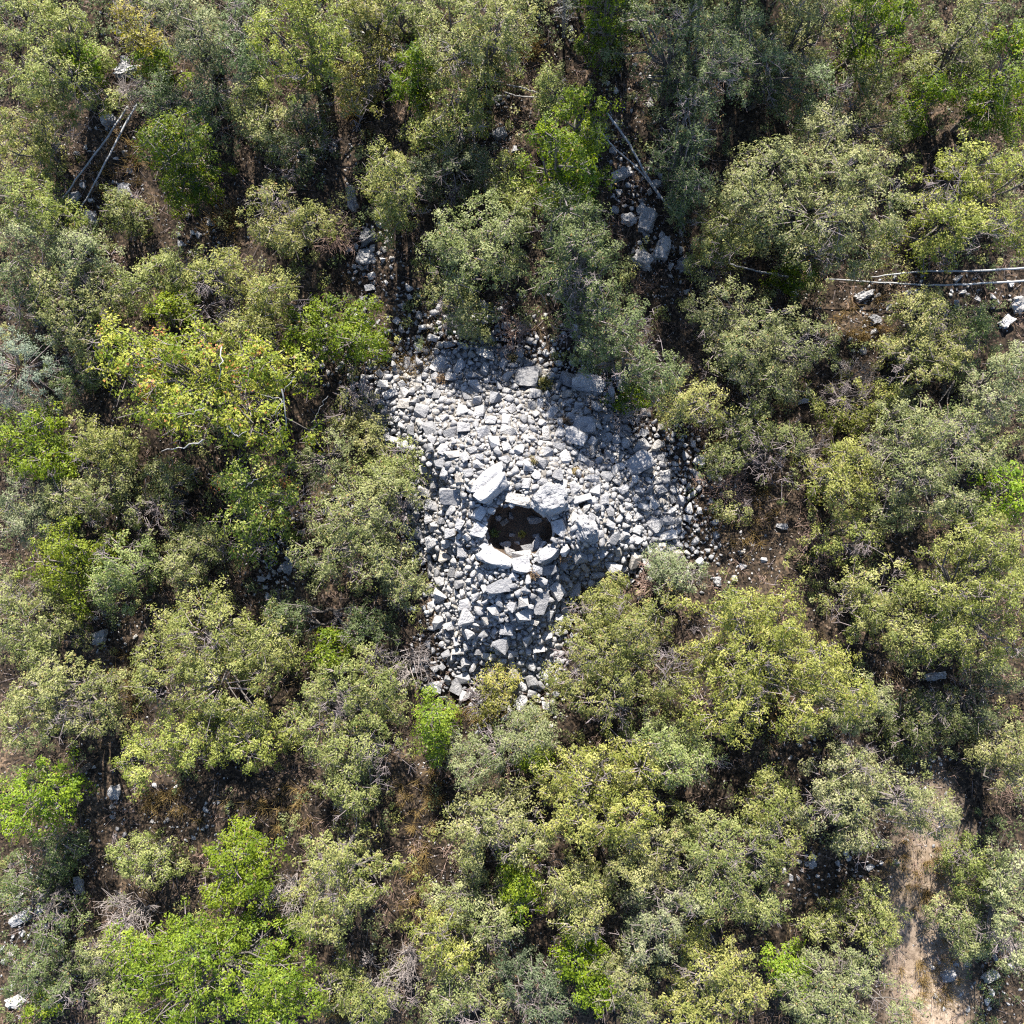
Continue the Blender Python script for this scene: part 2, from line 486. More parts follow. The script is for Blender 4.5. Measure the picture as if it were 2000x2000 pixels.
boulder('boulder', 'pale pointed block on the heap just left of the shade line', 1127, 853, 40, 28, 0.24, R_(-16), BOX + [((1, 1, .4), .65)], 51, 0.12, (0, 0), 0.04, 0, 'blocks on the heap')
for a in ((958, 946, 30), (882, 968, 19), (1073, 974, 31), (1145, 1035, 24), (966, 1090, 24), (1019, 1108, 17), (1067, 1083, 20), (1069, 1112, 15),
          (1012, 974, 15), (990, 974, 12), (1035, 974, 12), (938, 1004, 16), (937, 1036, 15), (1094, 1030, 15), (1094, 1045, 12), (978, 1146, 20), (1085, 1153, 18), (1056, 1178, 17), (1246, 908, 20),
          (1027, 738, 18), (1148, 750, 20), (1143, 831, 16), (1127, 853, 15), (945, 1095, 12), (990, 1092, 10)):
    reserve(*a)

# ---- the heap itself
cx_, cy_, cz_ = HX, HY, 0.0
cairn = empty('stone_heap', (0, 0, 0))
tag(cairn, 'round heap of loose pale limestone blocks with a deep hollow in its middle', 'stone heap')
# rubbly core just over the earth
th = np.linspace(0, 2 * math.pi, 121)[:-1]
ks = np.linspace(0, 1, 46)
rh = R_HOLE(th) + 0.13; rc = R_CAIRN(th) * 1.0
D = rh[None, :] + (rc - rh)[None, :] * ks[:, None]
X = HX + D * np.cos(th)[None, :]; Y = HY + D * np.sin(th)[None, :]
Z = height(X, Y, core=False) + 0.05 * np.sin(X * 9) * np.sin(Y * 8) + 0.03
Z[-1] -= 0.25
Zin = Z[0] - 0.02
V = np.stack([X.ravel(), Y.ravel(), Z.ravel()], 1)
nr, nc = X.shape
i0 = np.arange(nr - 1)[:, None] * nc; j0 = np.arange(nc)[None, :]; j1 = (j0 + 1) % nc
F = np.stack([(i0 + j0), (i0 + nc + j0), (i0 + nc + j1), (i0 + j1)], -1).reshape(-1, 4)
core = mesh_np('rubble_core', V, F, M_GRIT, cairn, smooth=True)

# hand-placed stones one can pick out in the photograph: px, py, length px, width px, angle
KNOWN = [(896, 716, 36, 26, 40), (925, 735, 30, 22, 15), (1185, 816, 22, 26, 0), (1157, 862, 26, 30, 70), (1185, 930, 26, 34, 20), (1184, 888, 30, 24, -20),
         (1077, 808, 38, 22, 55), (990, 842, 32, 26, -15), (1015, 879, 28, 24, 10), (990, 898, 28, 26, 30), (921, 880, 34, 18, 14), (885, 888, 40, 18, 0),
         (849, 943, 22, 40, 8), (830, 961, 34, 28, -20), (848, 987, 38, 22, -12), (896, 936, 16, 34, 10), (882, 997, 28, 26, 25), (838, 1009, 24, 26, 0),
         (1057, 904, 36, 24, -25), (1023, 1200, 42, 30, 8), (1102, 1129, 26, 28, 10), (909, 1180, 30, 28, 10), (1091, 1206, 26, 20, -20), (1169, 1121, 30, 20, 5),
         (1294, 1091, 30, 20, 20), (1223, 838, 24, 20, 0), (952, 1278, 28, 22, -15), (897, 1273, 38, 18, 5), (906, 1324, 34, 24, 20), (1018, 1338, 34, 24, 0),
         (1038, 1300, 32, 22, -25), (890, 1340, 26, 40, 35), (851, 1344, 30, 30, 0), (1200, 915, 20, 24, 0), (1150, 905, 18, 28, 65), (1136, 895, 18, 30, 75),
         (1210, 912, 24, 22, 0), (1122, 950, 24, 26, 20), (1133, 975, 46, 22, 12), (1120, 1012, 20, 26, -40), (860, 905, 26, 24, 0), (935, 908, 22, 30, 40),
         (760, 770, 34, 26, 20), (790, 790, 30, 24, 0), (825, 805, 34, 30, -20), (905, 800, 28, 24, 0), (840, 835, 26, 34, 30), (790, 870, 28, 34, 40), (775, 862, 26, 24, 0),
         (930, 755, 36, 26, -20), (880, 740, 30, 24, 0), (905, 838, 34, 28, 0), (960, 822, 30, 24, 10), (1000, 800, 26, 20, 50), (1045, 770, 30, 26, 0),
         (1105, 772, 28, 24, 0), (1130, 795, 24, 22, 0), (945, 845, 30, 30, 20), (880, 845, 34, 24, 0), (1090, 870, 30, 22, -10), (1105, 895, 24, 30, 30),
         (1060, 940, 26, 22, 0), (1028, 946, 22, 26, 0), (1180, 975, 26, 28, 0), (1215, 955, 28, 28, 30), (1250, 960, 24, 22, 0), (1290, 960, 30, 26, 20),
         (1310, 975, 24, 20, 0), (1275, 985, 22, 26, 60), (880, 1040, 28, 24, 10), (845, 1055, 34, 26, 20), (905, 1075, 24, 30, 0), (870, 1085, 30, 26, 0),
         (860, 1135, 26, 24, 0), (900, 1140, 30, 24, 0), (930, 1165, 26, 20, 20), (945, 1210, 30, 24, 0), (990, 1230, 34, 26, 0), (1030, 1250, 28, 30, 30),
         (880, 1220, 30, 24, 0), (920, 1240, 34, 26, -20), (1000, 1275, 26, 20, 0), (1070, 1240, 30, 26, 0), (1045, 1215, 24, 20, 0)]
n_parts = 0
for (px, py, l, w, a) in KNOWN:
    x, y, z = on_ground(px, py)
    k = mk(z)
    put_stone('stone', x, y, z + 0.45 * min(l, w) * k * 0.5, 0, cairn, R_(a), 0.22, (l * k * 0.55, w * k * 0.64, min(l, w) * k * 0.75))
    pk.put(x, y, 0.5 * (l + w) / 2 * k); n_parts += 1

cand = []
def scatter(n, r0, r1, kfit, region):
    out = []
    for _ in range(n):
        x, y = region()
        if x is None: continue
        r = rng.uniform(r0, r1)
        if pk.fits(x, y, r, kfit):
            pk.put(x, y, r); out.append((x, y, r))
    return out
def heap_pt():
    while True:
        x = HX + rng.uniform(-6, 6); y = HY + rng.uniform(-6, 7)
        ct, ht, d = cairn_t(x, y)
        if ht < 1.10: continue
        if ct < 0.93 or rng.random() < 0.65 * math.exp(-(ct - 0.93) * 11): return x, y
heap = []
heap += scatter(60, 0.20, 0.28, 0.84, heap_pt)
heap += scatter(500, 0.14, 0.20, 0.82, heap_pt)
heap += scatter(2600, 0.10, 0.145, 0.78, heap_pt)
heap += scatter(9000, 0.065, 0.10, 0.75, heap_pt)
heap += scatter(22000, 0.035, 0.065, 0.72, heap_pt)
heap.sort(key=lambda s: -s[2])
rub = Acc()
CHIPS = [mesh_arr(stone_variant(300 + i, 8, .5)) for i in range(8)]
def add_rubble(acc, x, y, z, r, tilt=0.6, chips=False):
    V, F = CHIPS[rng.integers(8)] if chips else STONE_ARR[rng.integers(len(STONE_ARR))]
    M = rotm(rng.normal(0, tilt), rng.normal(0, tilt), rng.uniform(0, 6.28))
    s = np.array([r * 1.1, r * rng.uniform(0.9, 1.15), r * rng.uniform(0.85, 1.2)])
    acc.add((V * s) @ M.T + np.array([x, y, z]), F)
for (x, y, r) in heap:
    z = float(height(x, y, core=False))
    if n_parts < 300:
        put_stone('stone', x, y, z + 0.3 * r + rng.uniform(0, 0.16), r * 1.2, cairn); n_parts += 1
    else:
        add_rubble(rub, x, y, z + 0.3 * r + rng.uniform(0, 0.06 + 0.4 * r), r * 1.2)
o = rub.build('rubble', M_STONE, cairn); o['kind'] = 'stuff'

# stones lining the wall of the hollow and lying on its floor
hw = empty('hollow_lining', (HX, HY, 0)); 
hw.name = 'lining_wall'
tag(hw, 'dry-stone wall lining the inside of the hollow', 'stone wall')
for lev, zz in enumerate((1.6, 1.36, 1.1, 0.84, 0.58, 0.32)):
    t = rng.uniform(0, 1)
    end = t + 2 * math.pi
    while t < end - 0.12:
        w = rng.uniform(0.16, 0.30); rr = float(R_HOLE(np.array(((t + math.pi) % (2 * math.pi)) - math.pi)))
        t2 = t + w / rr
        d = rr + 0.13 - 0.012 * lev + rng.normal(0, 0.02)
        o = put_stone('stone', d * math.cos(t), d * math.sin(t), zz, 0, hw, t + math.pi / 2, 0.08, (w * 0.9, 0.16, 0.16))
        t = t2 + w / rr
for (px, py, l, w, a, zz) in ((972, 1012, 15, 14, 0, 0), (985, 1020, 15, 13, 30, 0), (998, 1008, 9, 13, 0, 0), (1000, 1045, 10, 8, 0, 0), (1046, 1046, 12, 10, 0, 0), (1010, 1060, 9, 7, 0, 0),
                              (984, 1066, 24, 17, 20, .55), (1052, 1062, 17, 28, -30, .8), (1032, 1072, 24, 18, 10, .8), (1020, 1084, 34, 14, 5, 1.1), (1046, 1016, 24, 20, 0, .5), (996, 1078, 22, 14, -20, .8)):
    x, y = P(px, py, zz + .45)
    z = max(float(height(x, y)) + .06, zz + .25); k = mk(z)
    o = put_stone('stone', x - HX, y - HY, z, 0, hw, R_(a), 0.15, (l * k * 0.75, w * k * 0.8, 0.15))

# ---- rocks among the bushes: big ones are things of their own, lesser ones lie on the ground
def outcrop(label, px, py, w, h, zr, rz, seed, rough=0.2, pits=0.2, name='rock_outcrop'):
    zr *= .6; w *= .78; h *= .74
    return boulder(name, label, px, py, w, h, zr, R_(rz), BOX[:4] + [((0, 0, 1), .6), ((1, 1, .6), .75), ((-1, .4, .8), .75)], seed, zr * 0.25,
                   (R_((seed * 13) % 20 - 10), R_((seed * 7) % 20 - 10)), rough, pits, None, None, 'rock')
OUT = [('long low rock in the gap under the yellow-leaved bush, top left', 246, 140, 54, 24, 0.25, 10, 61),
       ('bright pointed rock at the foot of the two grey pipes at top left', 214, 236, 32, 30, 0.3, 40, 62),
       ('small grey rock just above the long low rock at top left', 245, 118, 20, 20, 0.2, 0, 63),
       ('white rounded rock right of the two top-left pipes', 244, 372, 26, 34, 0.28, 20, 64),
       ('angular white rock pile stone at the lower end of the top-left pipes', 176, 428, 32, 34, 0.3, 0, 65),
       ('pale rock touching the left pipe near its lower end', 146, 388, 36, 24, 0.25, 45, 66),
       ('tall grey rock face beside the pale conical bush', 688, 388, 24, 56, 0.4, 10, 67),
       ('big smooth pale rock at the foot of the conical bush', 718, 463, 40, 32, 0.3, 20, 68),
       ('broad pale rock below the smooth one in the stone run', 712, 500, 36, 34, 0.3, 0, 69),
       ('white split rock in the gap left of the vivid green tree', 975, 262, 34, 26, 0.28, 35, 70),
       ('long streaked outcrop at the top of the shaded rock run beside the pipes', 1212, 342, 52, 26, 0.28, 25, 71),
       ('big rounded outcrop in the middle of the shaded rock run', 1262, 430, 44, 54, 0.4, -20, 72),
       ('knobby grey outcrop left of the rounded one in the shaded run', 1226, 428, 30, 34, 0.3, 0, 73),
       ('tall pitted outcrop at the lower end of the shaded rock run', 1292, 490, 34, 56, 0.42, -25, 74),
       ('rounded grey outcrop beside the tall pitted one, nearer the dark tree', 1256, 506, 44, 36, 0.36, -30, 75),
       ('grey outcrop under the pale bush where the pipes bend', 1336, 520, 34, 28, 0.3, -20, 76),
       ('small white-topped rock below the rounded outcrop of the shaded run', 1252, 448, 18, 14, 0.16, 0, 77),
       ('grey ridged outcrop below the right-hand pipes', 1686, 578, 42, 24, 0.3, 25, 78),
       ('white pointed rock under the small vivid bush by the pipe', 1549, 572, 16, 24, 0.2, 30, 79),
       ('big layered outcrop at the right edge under the pipes', 1990, 594, 34, 36, 0.35, 40, 80),
       ('layered grey rock just below the big outcrop at the right edge', 1962, 630, 34, 22, 0.25, 40, 81),
       ('small boulder in the brown clearing below the right-hand pipes', 1708, 626, 24, 24, 0.25, 0, 82),
       ('lone grey rock at the right tip of the stone heap', 1368, 900, 28, 28, 0.3, -30, 83),
       ('white bar-like rock under the big grey-green tree at right', 1568, 784, 26, 14, 0.16, 15, 84),
       ('pale oval rock in the brown clearing right of the heap', 1526, 1028, 26, 14, 0.2, -10, 85),
       ('pitted rock in the lower part of the brown clearing', 1400, 1134, 20, 20, 0.2, 10, 86),
       ('pale rock in the dark gap at lower right', 1826, 1320, 52, 20, 0.25, 10, 87),
       ('grey rock in the shaded slope at bottom left, uppermost of its group', 155, 1730, 22, 40, 0.3, 10, 88),
       ('white rock ridge in the bottom left corner, the long one', 40, 1795, 56, 22, 0.2, 30, 89),
       ('white rock above the long ridge at bottom left', 78, 1776, 20, 26, 0.2, -30, 90),
       ('broad pale rock near the bottom left corner', 32, 1955, 40, 26, 0.2, 20, 91),
       ('grey rock beside the pale round bush in the dark gap at lower left', 225, 1545, 26, 34, 0.28, 0, 92),
       ('pale rock beside the tan track at lower right, the upper one', 1852, 1905, 36, 20, 0.22, 5, 93),
       ('ribbed rock beside the tan track at lower right, close to the corner', 1935, 1905, 36, 24, 0.25, 35, 94),
       ('white rock in the small clearing left of the sandy patch at lower right', 1585, 1685, 20, 16, 0.18, 30, 95),
       ('grey rock in the hidden stone spill left of the heap', 562, 1108, 24, 30, 0.28, -40, 96),
       ('white flat stone below the broadleaf tree, left of the stone spill', 510, 1130, 18, 14, 0.14, 0, 97),
       ('sunlit rock in the brown gap at lower left', 196, 1242, 38, 30, 0.25, 20, 98)]
for (lab, px, py, w, h, zr, rz, sd_) in OUT:
    outcrop(lab, px, py, w, h, zr, rz, sd_)

# areas of loose stones on the ground: px, py, rx, ry, how many, stone size px (min, max)
SPREAD = [(722, 500, 45, 75, 90, 9, 26), (760, 620, 70, 80, 90, 7, 22), (860, 640, 90, 40, 60, 7, 20), (720, 730, 40, 60, 30, 8, 22), (1245, 375, 55, 65, 110, 8, 26), (1285, 490, 50, 40, 50, 8, 24), (1300, 540, 60, 60, 22, 6, 16),
          (1200, 280, 30, 40, 14, 7, 18), (1830, 575, 170, 40, 46, 7, 20), (1690, 640, 60, 60, 26, 7, 20), (1380, 960, 60, 90, 40, 6, 16), (1440, 1090, 100, 60, 34, 6, 16),
          (1330, 880, 50, 60, 24, 8, 20), (210, 340, 70, 120, 34, 7, 18), (560, 1070, 35, 90, 60, 6, 16), (520, 1130, 40, 40, 16, 7, 16), (200, 1590, 120, 110, 50, 6, 15),
          (370, 1590, 100, 60, 34, 6, 14), (60, 1840, 90, 150, 170, 6, 18), (1640, 1700, 120, 60, 40, 6, 16), (1900, 1920, 100, 70, 40, 7, 20), (1800, 1560, 60, 100, 16, 5, 12),
          (1150, 60, 120, 50, 14, 6, 16), (1230, 170, 70, 50, 14, 7, 18), (990, 240, 40, 60, 14, 7, 18), (840, 90, 60, 20, 8, 7, 16), (400, 450, 60, 60, 20, 6, 16), (610, 290, 60, 30, 16, 6, 14),
          (1000, 1400, 60, 40, 18, 5, 14), (860, 1620, 60, 120, 14, 5, 12), (1560, 1440, 80, 60, 18, 5, 12), (1800, 1480, 60, 120, 20, 5, 12), (660, 980, 40, 30, 20, 6, 16), (230, 1250, 60, 60, 16, 6, 16)]
spots = []
for (cx, cy, rx, ry, n, s0, s1) in SPREAD:
    for _ in range(n):
        a = rng.uniform(0, 6.28); q = math.sqrt(rng.uniform(0, 1))
        x, y, z = on_ground(cx + rx * q * math.cos(a), cy + ry * q * math.sin(a))
        r = (s0 + (s1 - s0) * rng.uniform(0, 1) ** 2) * mk() / 2
        ct, ht, d = cairn_t(x, y)
        if ct < 0.9 or not pk.fits(x, y, r, 0.85): continue
        pk.put(x, y, r); spots.append((x, y, z, r))
spots.sort(key=lambda s: -s[3])
gra = Acc()
for i, (x, y, z, r) in enumerate(spots):
    if i < 285: put_stone('stone', x, y, z + 0.2 * r, r * 1.15, ground)
    else: add_rubble(gra, x, y, z + 0.15 * r, r * 1.1)
for _ in range(7500):
    if rng.random() < 0.45:
        s = SPREAD[rng.integers(len(SPREAD))]
        x, y, z = on_ground(s[0] + rng.normal(0, s[2] * 0.8), s[1] + rng.normal(0, s[3] * 0.8))
    else:
        x, y = rng.uniform(-16, 16, 2); z = float(height(x, y))
    if cairn_t(x, y)[0] < 0.92: continue
    add_rubble(gra, x, y, z, rng.uniform(0.02, 0.055), chips=True)
o = gra.build('gravel', M_STONE); tag(o, 'small loose stones and chips lying between the bushes', 'gravel', kind='stuff')

# ------------------------------------------------------------------ vegetation
C = lambda *a: np.array(a)
SPECIES = {  # leaf length, width, clump radius, leaves per clump, base tint, second tint, share of bare twigs, twig count
    'O': dict(L=.078, W=.047, cr=.17, n=25, c1=C(.112, .134, .034), c2=C(.285, .282, .112), bare=.09, tw=2),
    'Y': dict(L=.078, W=.047, cr=.18, n=27, c1=C(.135, .155, .035), c2=C(.320, .312, .112), bare=.05, tw=2),
    'G': dict(L=.074, W=.043, cr=.17, n=26, c1=C(.118, .146, .050), c2=C(.280, .288, .128), bare=.07, tw=2),
    'S': dict(L=.066, W=.026, cr=.17, n=44, c1=C(.150, .185, .115), c2=C(.230, .262, .165), bare=.02, tw=1),
    'V': dict(L=.082, W=.048, cr=.20, n=32, c1=C(.026, .056, .002), c2=C(.145, .195, .003), bare=.0, tw=1),
    'L': dict(L=.088, W=.056, cr=.20, n=26, c1=C(.075, .122, .007), c2=C(.205, .258, .022), bare=.01, tw=1),
    'F': dict(L=.098, W=.074, cr=.24, n=20, c1=C(.095, .135, .013), c2=C(.290, .285, .062), bare=.05, tw=3),
    'A': dict(L=.088, W=.062, cr=.20, n=16, c1=C(.200, .200, .030), c2=C(.320, .280, .070), bare=.2, tw=4),
    'D': dict(L=.074, W=.043, cr=.17, n=24, c1=C(.068, .096, .034), c2=C(.150, .175, .072), bare=.12, tw=2),  # olive and grey-green scrub in shadow: shade put into the leaf tint
}
LEAVES = 0

def leaf_quads(pos, nrm, L, W, r):
    n = len(pos)
    u = norm(np.cross(nrm, r.normal(size=(n, 3)))); v = np.cross(nrm, u)
    l = (L * r.uniform(.7, 1.25, n))[:, None] * .5; w = (W * r.uniform(.7, 1.2, n))[:, None] * .5
    V = np.stack([pos - u * l * .9 + v * w, pos + u * l * 1.1, pos - u * l * .9 - v * w], 1).reshape(-1, 3)
    F = np.arange(n * 3).reshape(n, 3)
    return V, F

def clump_leaves(cen, out, sp, r, density=1.0, crs=None):
    """leaves of many clumps at once; cen, out (m,3)"""
    global LEAVES
    m = len(cen); k = max(4, int(sp['n'] * density * 1.55))
    cr = (sp['cr'] * r.uniform(.65, 1.35, m)) if crs is None else crs
    d = norm(r.normal(size=(m, k, 3))) * (r.uniform(.15, 1.0, (m, k, 1)) ** .6)
    d[..., 2] *= .75
    pos = cen[:, None, :] + d * cr[:, None, None]
    nr = norm(out[:, None, :] * .6 + d * .8 + np.array([0, .12, .5]) + r.normal(size=(m, k, 3)) * .36)
    pos = pos.reshape(-1, 3); nr = nr.reshape(-1, 3)
    V, F = leaf_quads(pos, nr, sp['L'] * .8, sp['W'] * .8, r)
    mixc = np.clip(r.normal(.40, .30, (m, 1)) + r.normal(0, .22, (m, k)), 0, 1).reshape(-1, 1)
    col = sp['c1'] * (1 - mixc) + sp['c2'] * mixc
    col = col * r.uniform(.8, 1.2, (m * k, 1))
    if sp.get('broad'):
        red = (np.repeat(r.random(m) < .05, k) & (r.random(m * k) < .7)) | (r.random(m * k) < .015)
        col[red] = np.array([.34, .15, .06]) * r.uniform(.8, 1.2, (red.sum(), 1))
    else:
        red = r.random(m * k) < .012
        col[red] = np.array([.26, .17, .07])
    LEAVES += len(pos)
    return V, F, np.repeat(np.clip(col, .004, .6), 3, 0)

def grow(name, label, cat, kind, h, lobes, seed, group=None, bare=None, dens=1.0, limb=None, trunk_r=None, spread=1.0, round_=False, pale=None):
    sp = dict(SPECIES[kind]); r = np.random.default_rng(1000 + seed)
    jit = np.exp(r.normal(0, .09)) * np.exp(r.normal(0, .028, 3)) * np.array([1, 1, math.exp(r.normal(0, .15))])   # no two plants quite the same green
    sp['c1'] = sp['c1'] * jit; sp['c2'] = sp['c2'] * jit; sp['broad'] = kind == 'F'
    bare = sp['bare'] if bare is None else bare
    # base of the stem: below the middle of the crown
    ar = np.array([a[2] * a[3] for a in lobes], float); w = ar / ar.sum()
    bx = by = 0.0
    for a, ww in zip(lobes, w):
        x, y = P(a[0], a[1], h * .6); bx += x * ww; by += y * ww
    bz = float(height(bx, by))
    base = np.array([bx, by, bz])
    subs = []
    for (px, py, rx, ry, *dz) in lobes:
        hz = bz + h * (dz[0] if dz else 1.0)
        k = mk(hz - .3 * h); X, Y = P(px, py, hz - .35 * h)
        RX, RY = rx * k * 1.08, ry * k * 1.08; R = math.sqrt(RX * RY)
        if round_ or R < .42:
            rz = min(R * .95, .55 * h)
            subs.append((np.array([X, Y, hz - rz]), np.array([RX, RY, rz]))); continue
        n = int(4 + R * 4.6)
        for i in range(n):
            rho = math.sqrt((i + .3) / n) * r.uniform(.85, 1.12); t = i * 2.39996 + r.normal(0, .35) + seed
            s = R * r.uniform(.19, .46) * (1.12 if i == 0 else 1.0) * (1.15 - .25 * rho)
            s = max(s, .22)
            q = .80 * rho
            z = hz - h * (.40 * rho ** 2.2) * r.uniform(.6, 1.3) - s * .75 - r.uniform(0, .16) * h
            z = max(z, bz + .35)
            subs.append((np.array([X + RX * q * math.cos(t), Y + RY * q * math.sin(t), z]), np.array([s * RX / R, s * RY / R, s * r.uniform(.7, 1.0)])))
    if not round_:
        # low skirt: leafy shoots near the ground all round the stems
        full = sum(float(np.prod(b_[:2])) for _, b_ in subs) ** .5
        for i in range(int(2 + len(subs) * .35)):
            c0, s0 = subs[r.integers(len(subs))]
            q = base + (c0 - base) * r.uniform(.35, .95) + r.normal(0, .12, 3)
            s = r.uniform(.24, .42)
            q[2] = bz + max(.3, h * r.uniform(.12, .5))
            subs.append((q, np.array([s, s, s * .85])))
    cen = []; out = []; par = []
    SC_ = np.array([a for a, _ in subs]); SR_ = np.array([b_ for _, b_ in subs])
    for i in range(len(subs)):
        c_, s_ = SC_[i], SR_[i]
        g = float(np.prod(s_)) ** (1 / 3)
        m = int(4 * math.pi * g * g * .74 * .98 / (math.pi * sp['cr'] ** 2) * r.uniform(.5, 1.3)) + 4
        d = norm(r.normal(size=(m, 3))); d[:, 2] = np.where(d[:, 2] < -.45, -d[:, 2], d[:, 2])
        p = c_ + d * s_ * (1 + r.normal(0, .17, (m, 1)))
        # sprigs that poke out of the outline
        far = r.random(m) < .14
        p[far] += d[far] * r.uniform(.08, .34, (far.sum(), 1))
        keep = np.ones(m, bool)
        for j in range(len(subs)):
            if j != i:
                q = (p - SC_[j]) / SR_[j]
                keep &= (q * q).sum(1) > .8
        keep &= p[:, 2] > bz + .08
        cen.append(p[keep]); out.append(d[keep]); par.append(np.full(keep.sum(), i))
    cen = np.concatenate(cen); out = np.concatenate(out); par = np.concatenate(par)
    root = empty(name, tuple(base))
    tag(root, label, cat, group)
    isbare = r.random(len(cen)) < bare
    if bare < 1:
        # bare twigs gather in patches
        pk_ = np.sin(cen[:, 0] * 2.3 + seed) * np.sin(cen[:, 1] * 2.1 + seed * 2) + r.normal(0, .35, len(cen))
        isbare = pk_ > np.quantile(pk_, 1 - bare) if bare > 0 else np.zeros(len(cen), bool)
        lv = ~isbare
        V, F, T = clump_leaves(cen[lv], out[lv], sp, r, dens)
        mesh_np('crown', V - base, F, M_LEAF, root, T)
    # limbs
    acc = Acc(); tr_ = trunk_r or (.025 + .012 * h)
    nst = 1 if kind in 'VL' else int(2 + (len(subs) > 6) * 2)
    stem_top = []
    for s in range(nst):
        a = 6.28 * s / nst + r.uniform(0, 1)
        o_ = np.array([math.cos(a), math.sin(a), 0]) * (.12 if nst > 1 else 0)
        top = SC_.mean(0) + np.array([math.cos(a), math.sin(a), 0]) * (.25 if nst > 1 else 0); top[2] = bz + h * .42
        b0 = base + o_; b0[2] = float(height(b0[0], b0[1])) - .1
        pts = [b0 + (top - b0) * q + (r.normal(0, .05, 3) if 0 < q < 1 else 0) for q in np.linspace(0, 1, 5)]
        V, F = polytube(pts, [tr_ * (1.25 - .55 * q) for q in np.linspace(0, 1, 5)], 7); acc.add(V - base, F); stem_top.append(top)
    stem_top = np.array(stem_top)
    for i in range(len(subs)):
        st = stem_top[np.argmin(((stem_top - SC_[i]) ** 2).sum(1))]
        mid = (st + SC_[i]) / 2 + r.normal(0, .16, 3) + np.array([0, 0, .08])
        en = SC_[i] + np.array([0, 0, SR_[i][2] * .1])
        pts = [st, st + (mid - st) * .5 + r.normal(0, .03, 3), mid, (mid + en) / 2 + r.normal(0, .03, 3), en]
        V, F = polytube(pts, [tr_ * q for q in (.5, .42, .34, .25, .12)], 4); acc.add(V - base, F)
    bm_ = M_BARK
    acc.build('trunk', bm_, root, True)
    # twigs: one to each clump, then a few sticking through it
    tw = Acc()
    st = SC_[par] + (cen - SC_[par]) * .25 + r.normal(0, .03, cen.shape) + np.array([0, 0, .05])
    mt = r.random(len(cen)) < .6
    V, F = prisms(st[mt], cen[mt], .013, .007, 3); tw.add(V - base, F)
    for q in range(sp['tw'] + 3):
        sel = isbare if q >= sp['tw'] else (r.random(len(cen)) < .42)
        if not sel.any(): continue
        c_ = cen[sel]
        e = c_ + norm(out[sel] * .7 + r.normal(size=c_.shape) * .8) * (sp['cr'] * r.uniform(.7, 1.5, (len(c_), 1)))
        V, F = prisms(c_ - (out[sel] * .05), e, .008, .004, 3); tw.add(V - base, F)
        b1 = isbare[sel]
        if b1.any():
            s2 = c_[b1] + (e[b1] - c_[b1]) * r.uniform(.4, .8, (b1.sum(), 1))
            e2 = s2 + norm(out[sel][b1] * .4 + r.normal(size=s2.shape)) * r.uniform(.08, .2, (len(s2), 1))
            V, F = prisms(s2, e2, .006, .003, 3); tw.add(V - base, F)
    tw.build('twigs', M_TWIG, root)['kind'] = 'stuff'
    for lb in (limb or ()):   # pale limbs that show above the leaves: list of photo points with height
        pts = np.array([[*P(a, b_, z_), z_] for a, b_, z_ in lb[0]])
        t0 = np.linspace(0, 1, len(pts)); t1 = np.linspace(0, 1, 9)
        pts = np.stack([np.interp(t1, t0, pts[:, i]) for i in range(3)], 1) + r.normal(0, .02, (9, 3))
        V, F = polytube(pts, lb[1] * .42 * np.linspace(1, .35, 9), 6)
        mesh_np('branch', V - base, F, M_PALE, root, smooth=True)
    return root

SH, TR, BU = ('shrub', 'shrub'), ('tree', 'tree'), ('bush', 'bush')
GRP = {'O': 'olive-green scrub trees', 'Y': 'olive-green scrub trees', 'G': 'grey-green scrub trees', 'D': 'green scrub with shade in its leaf tint', 'V': 'vivid green bushes',
       'L': 'vivid green bushes', 'F': None, 'A': None, 'S': None}
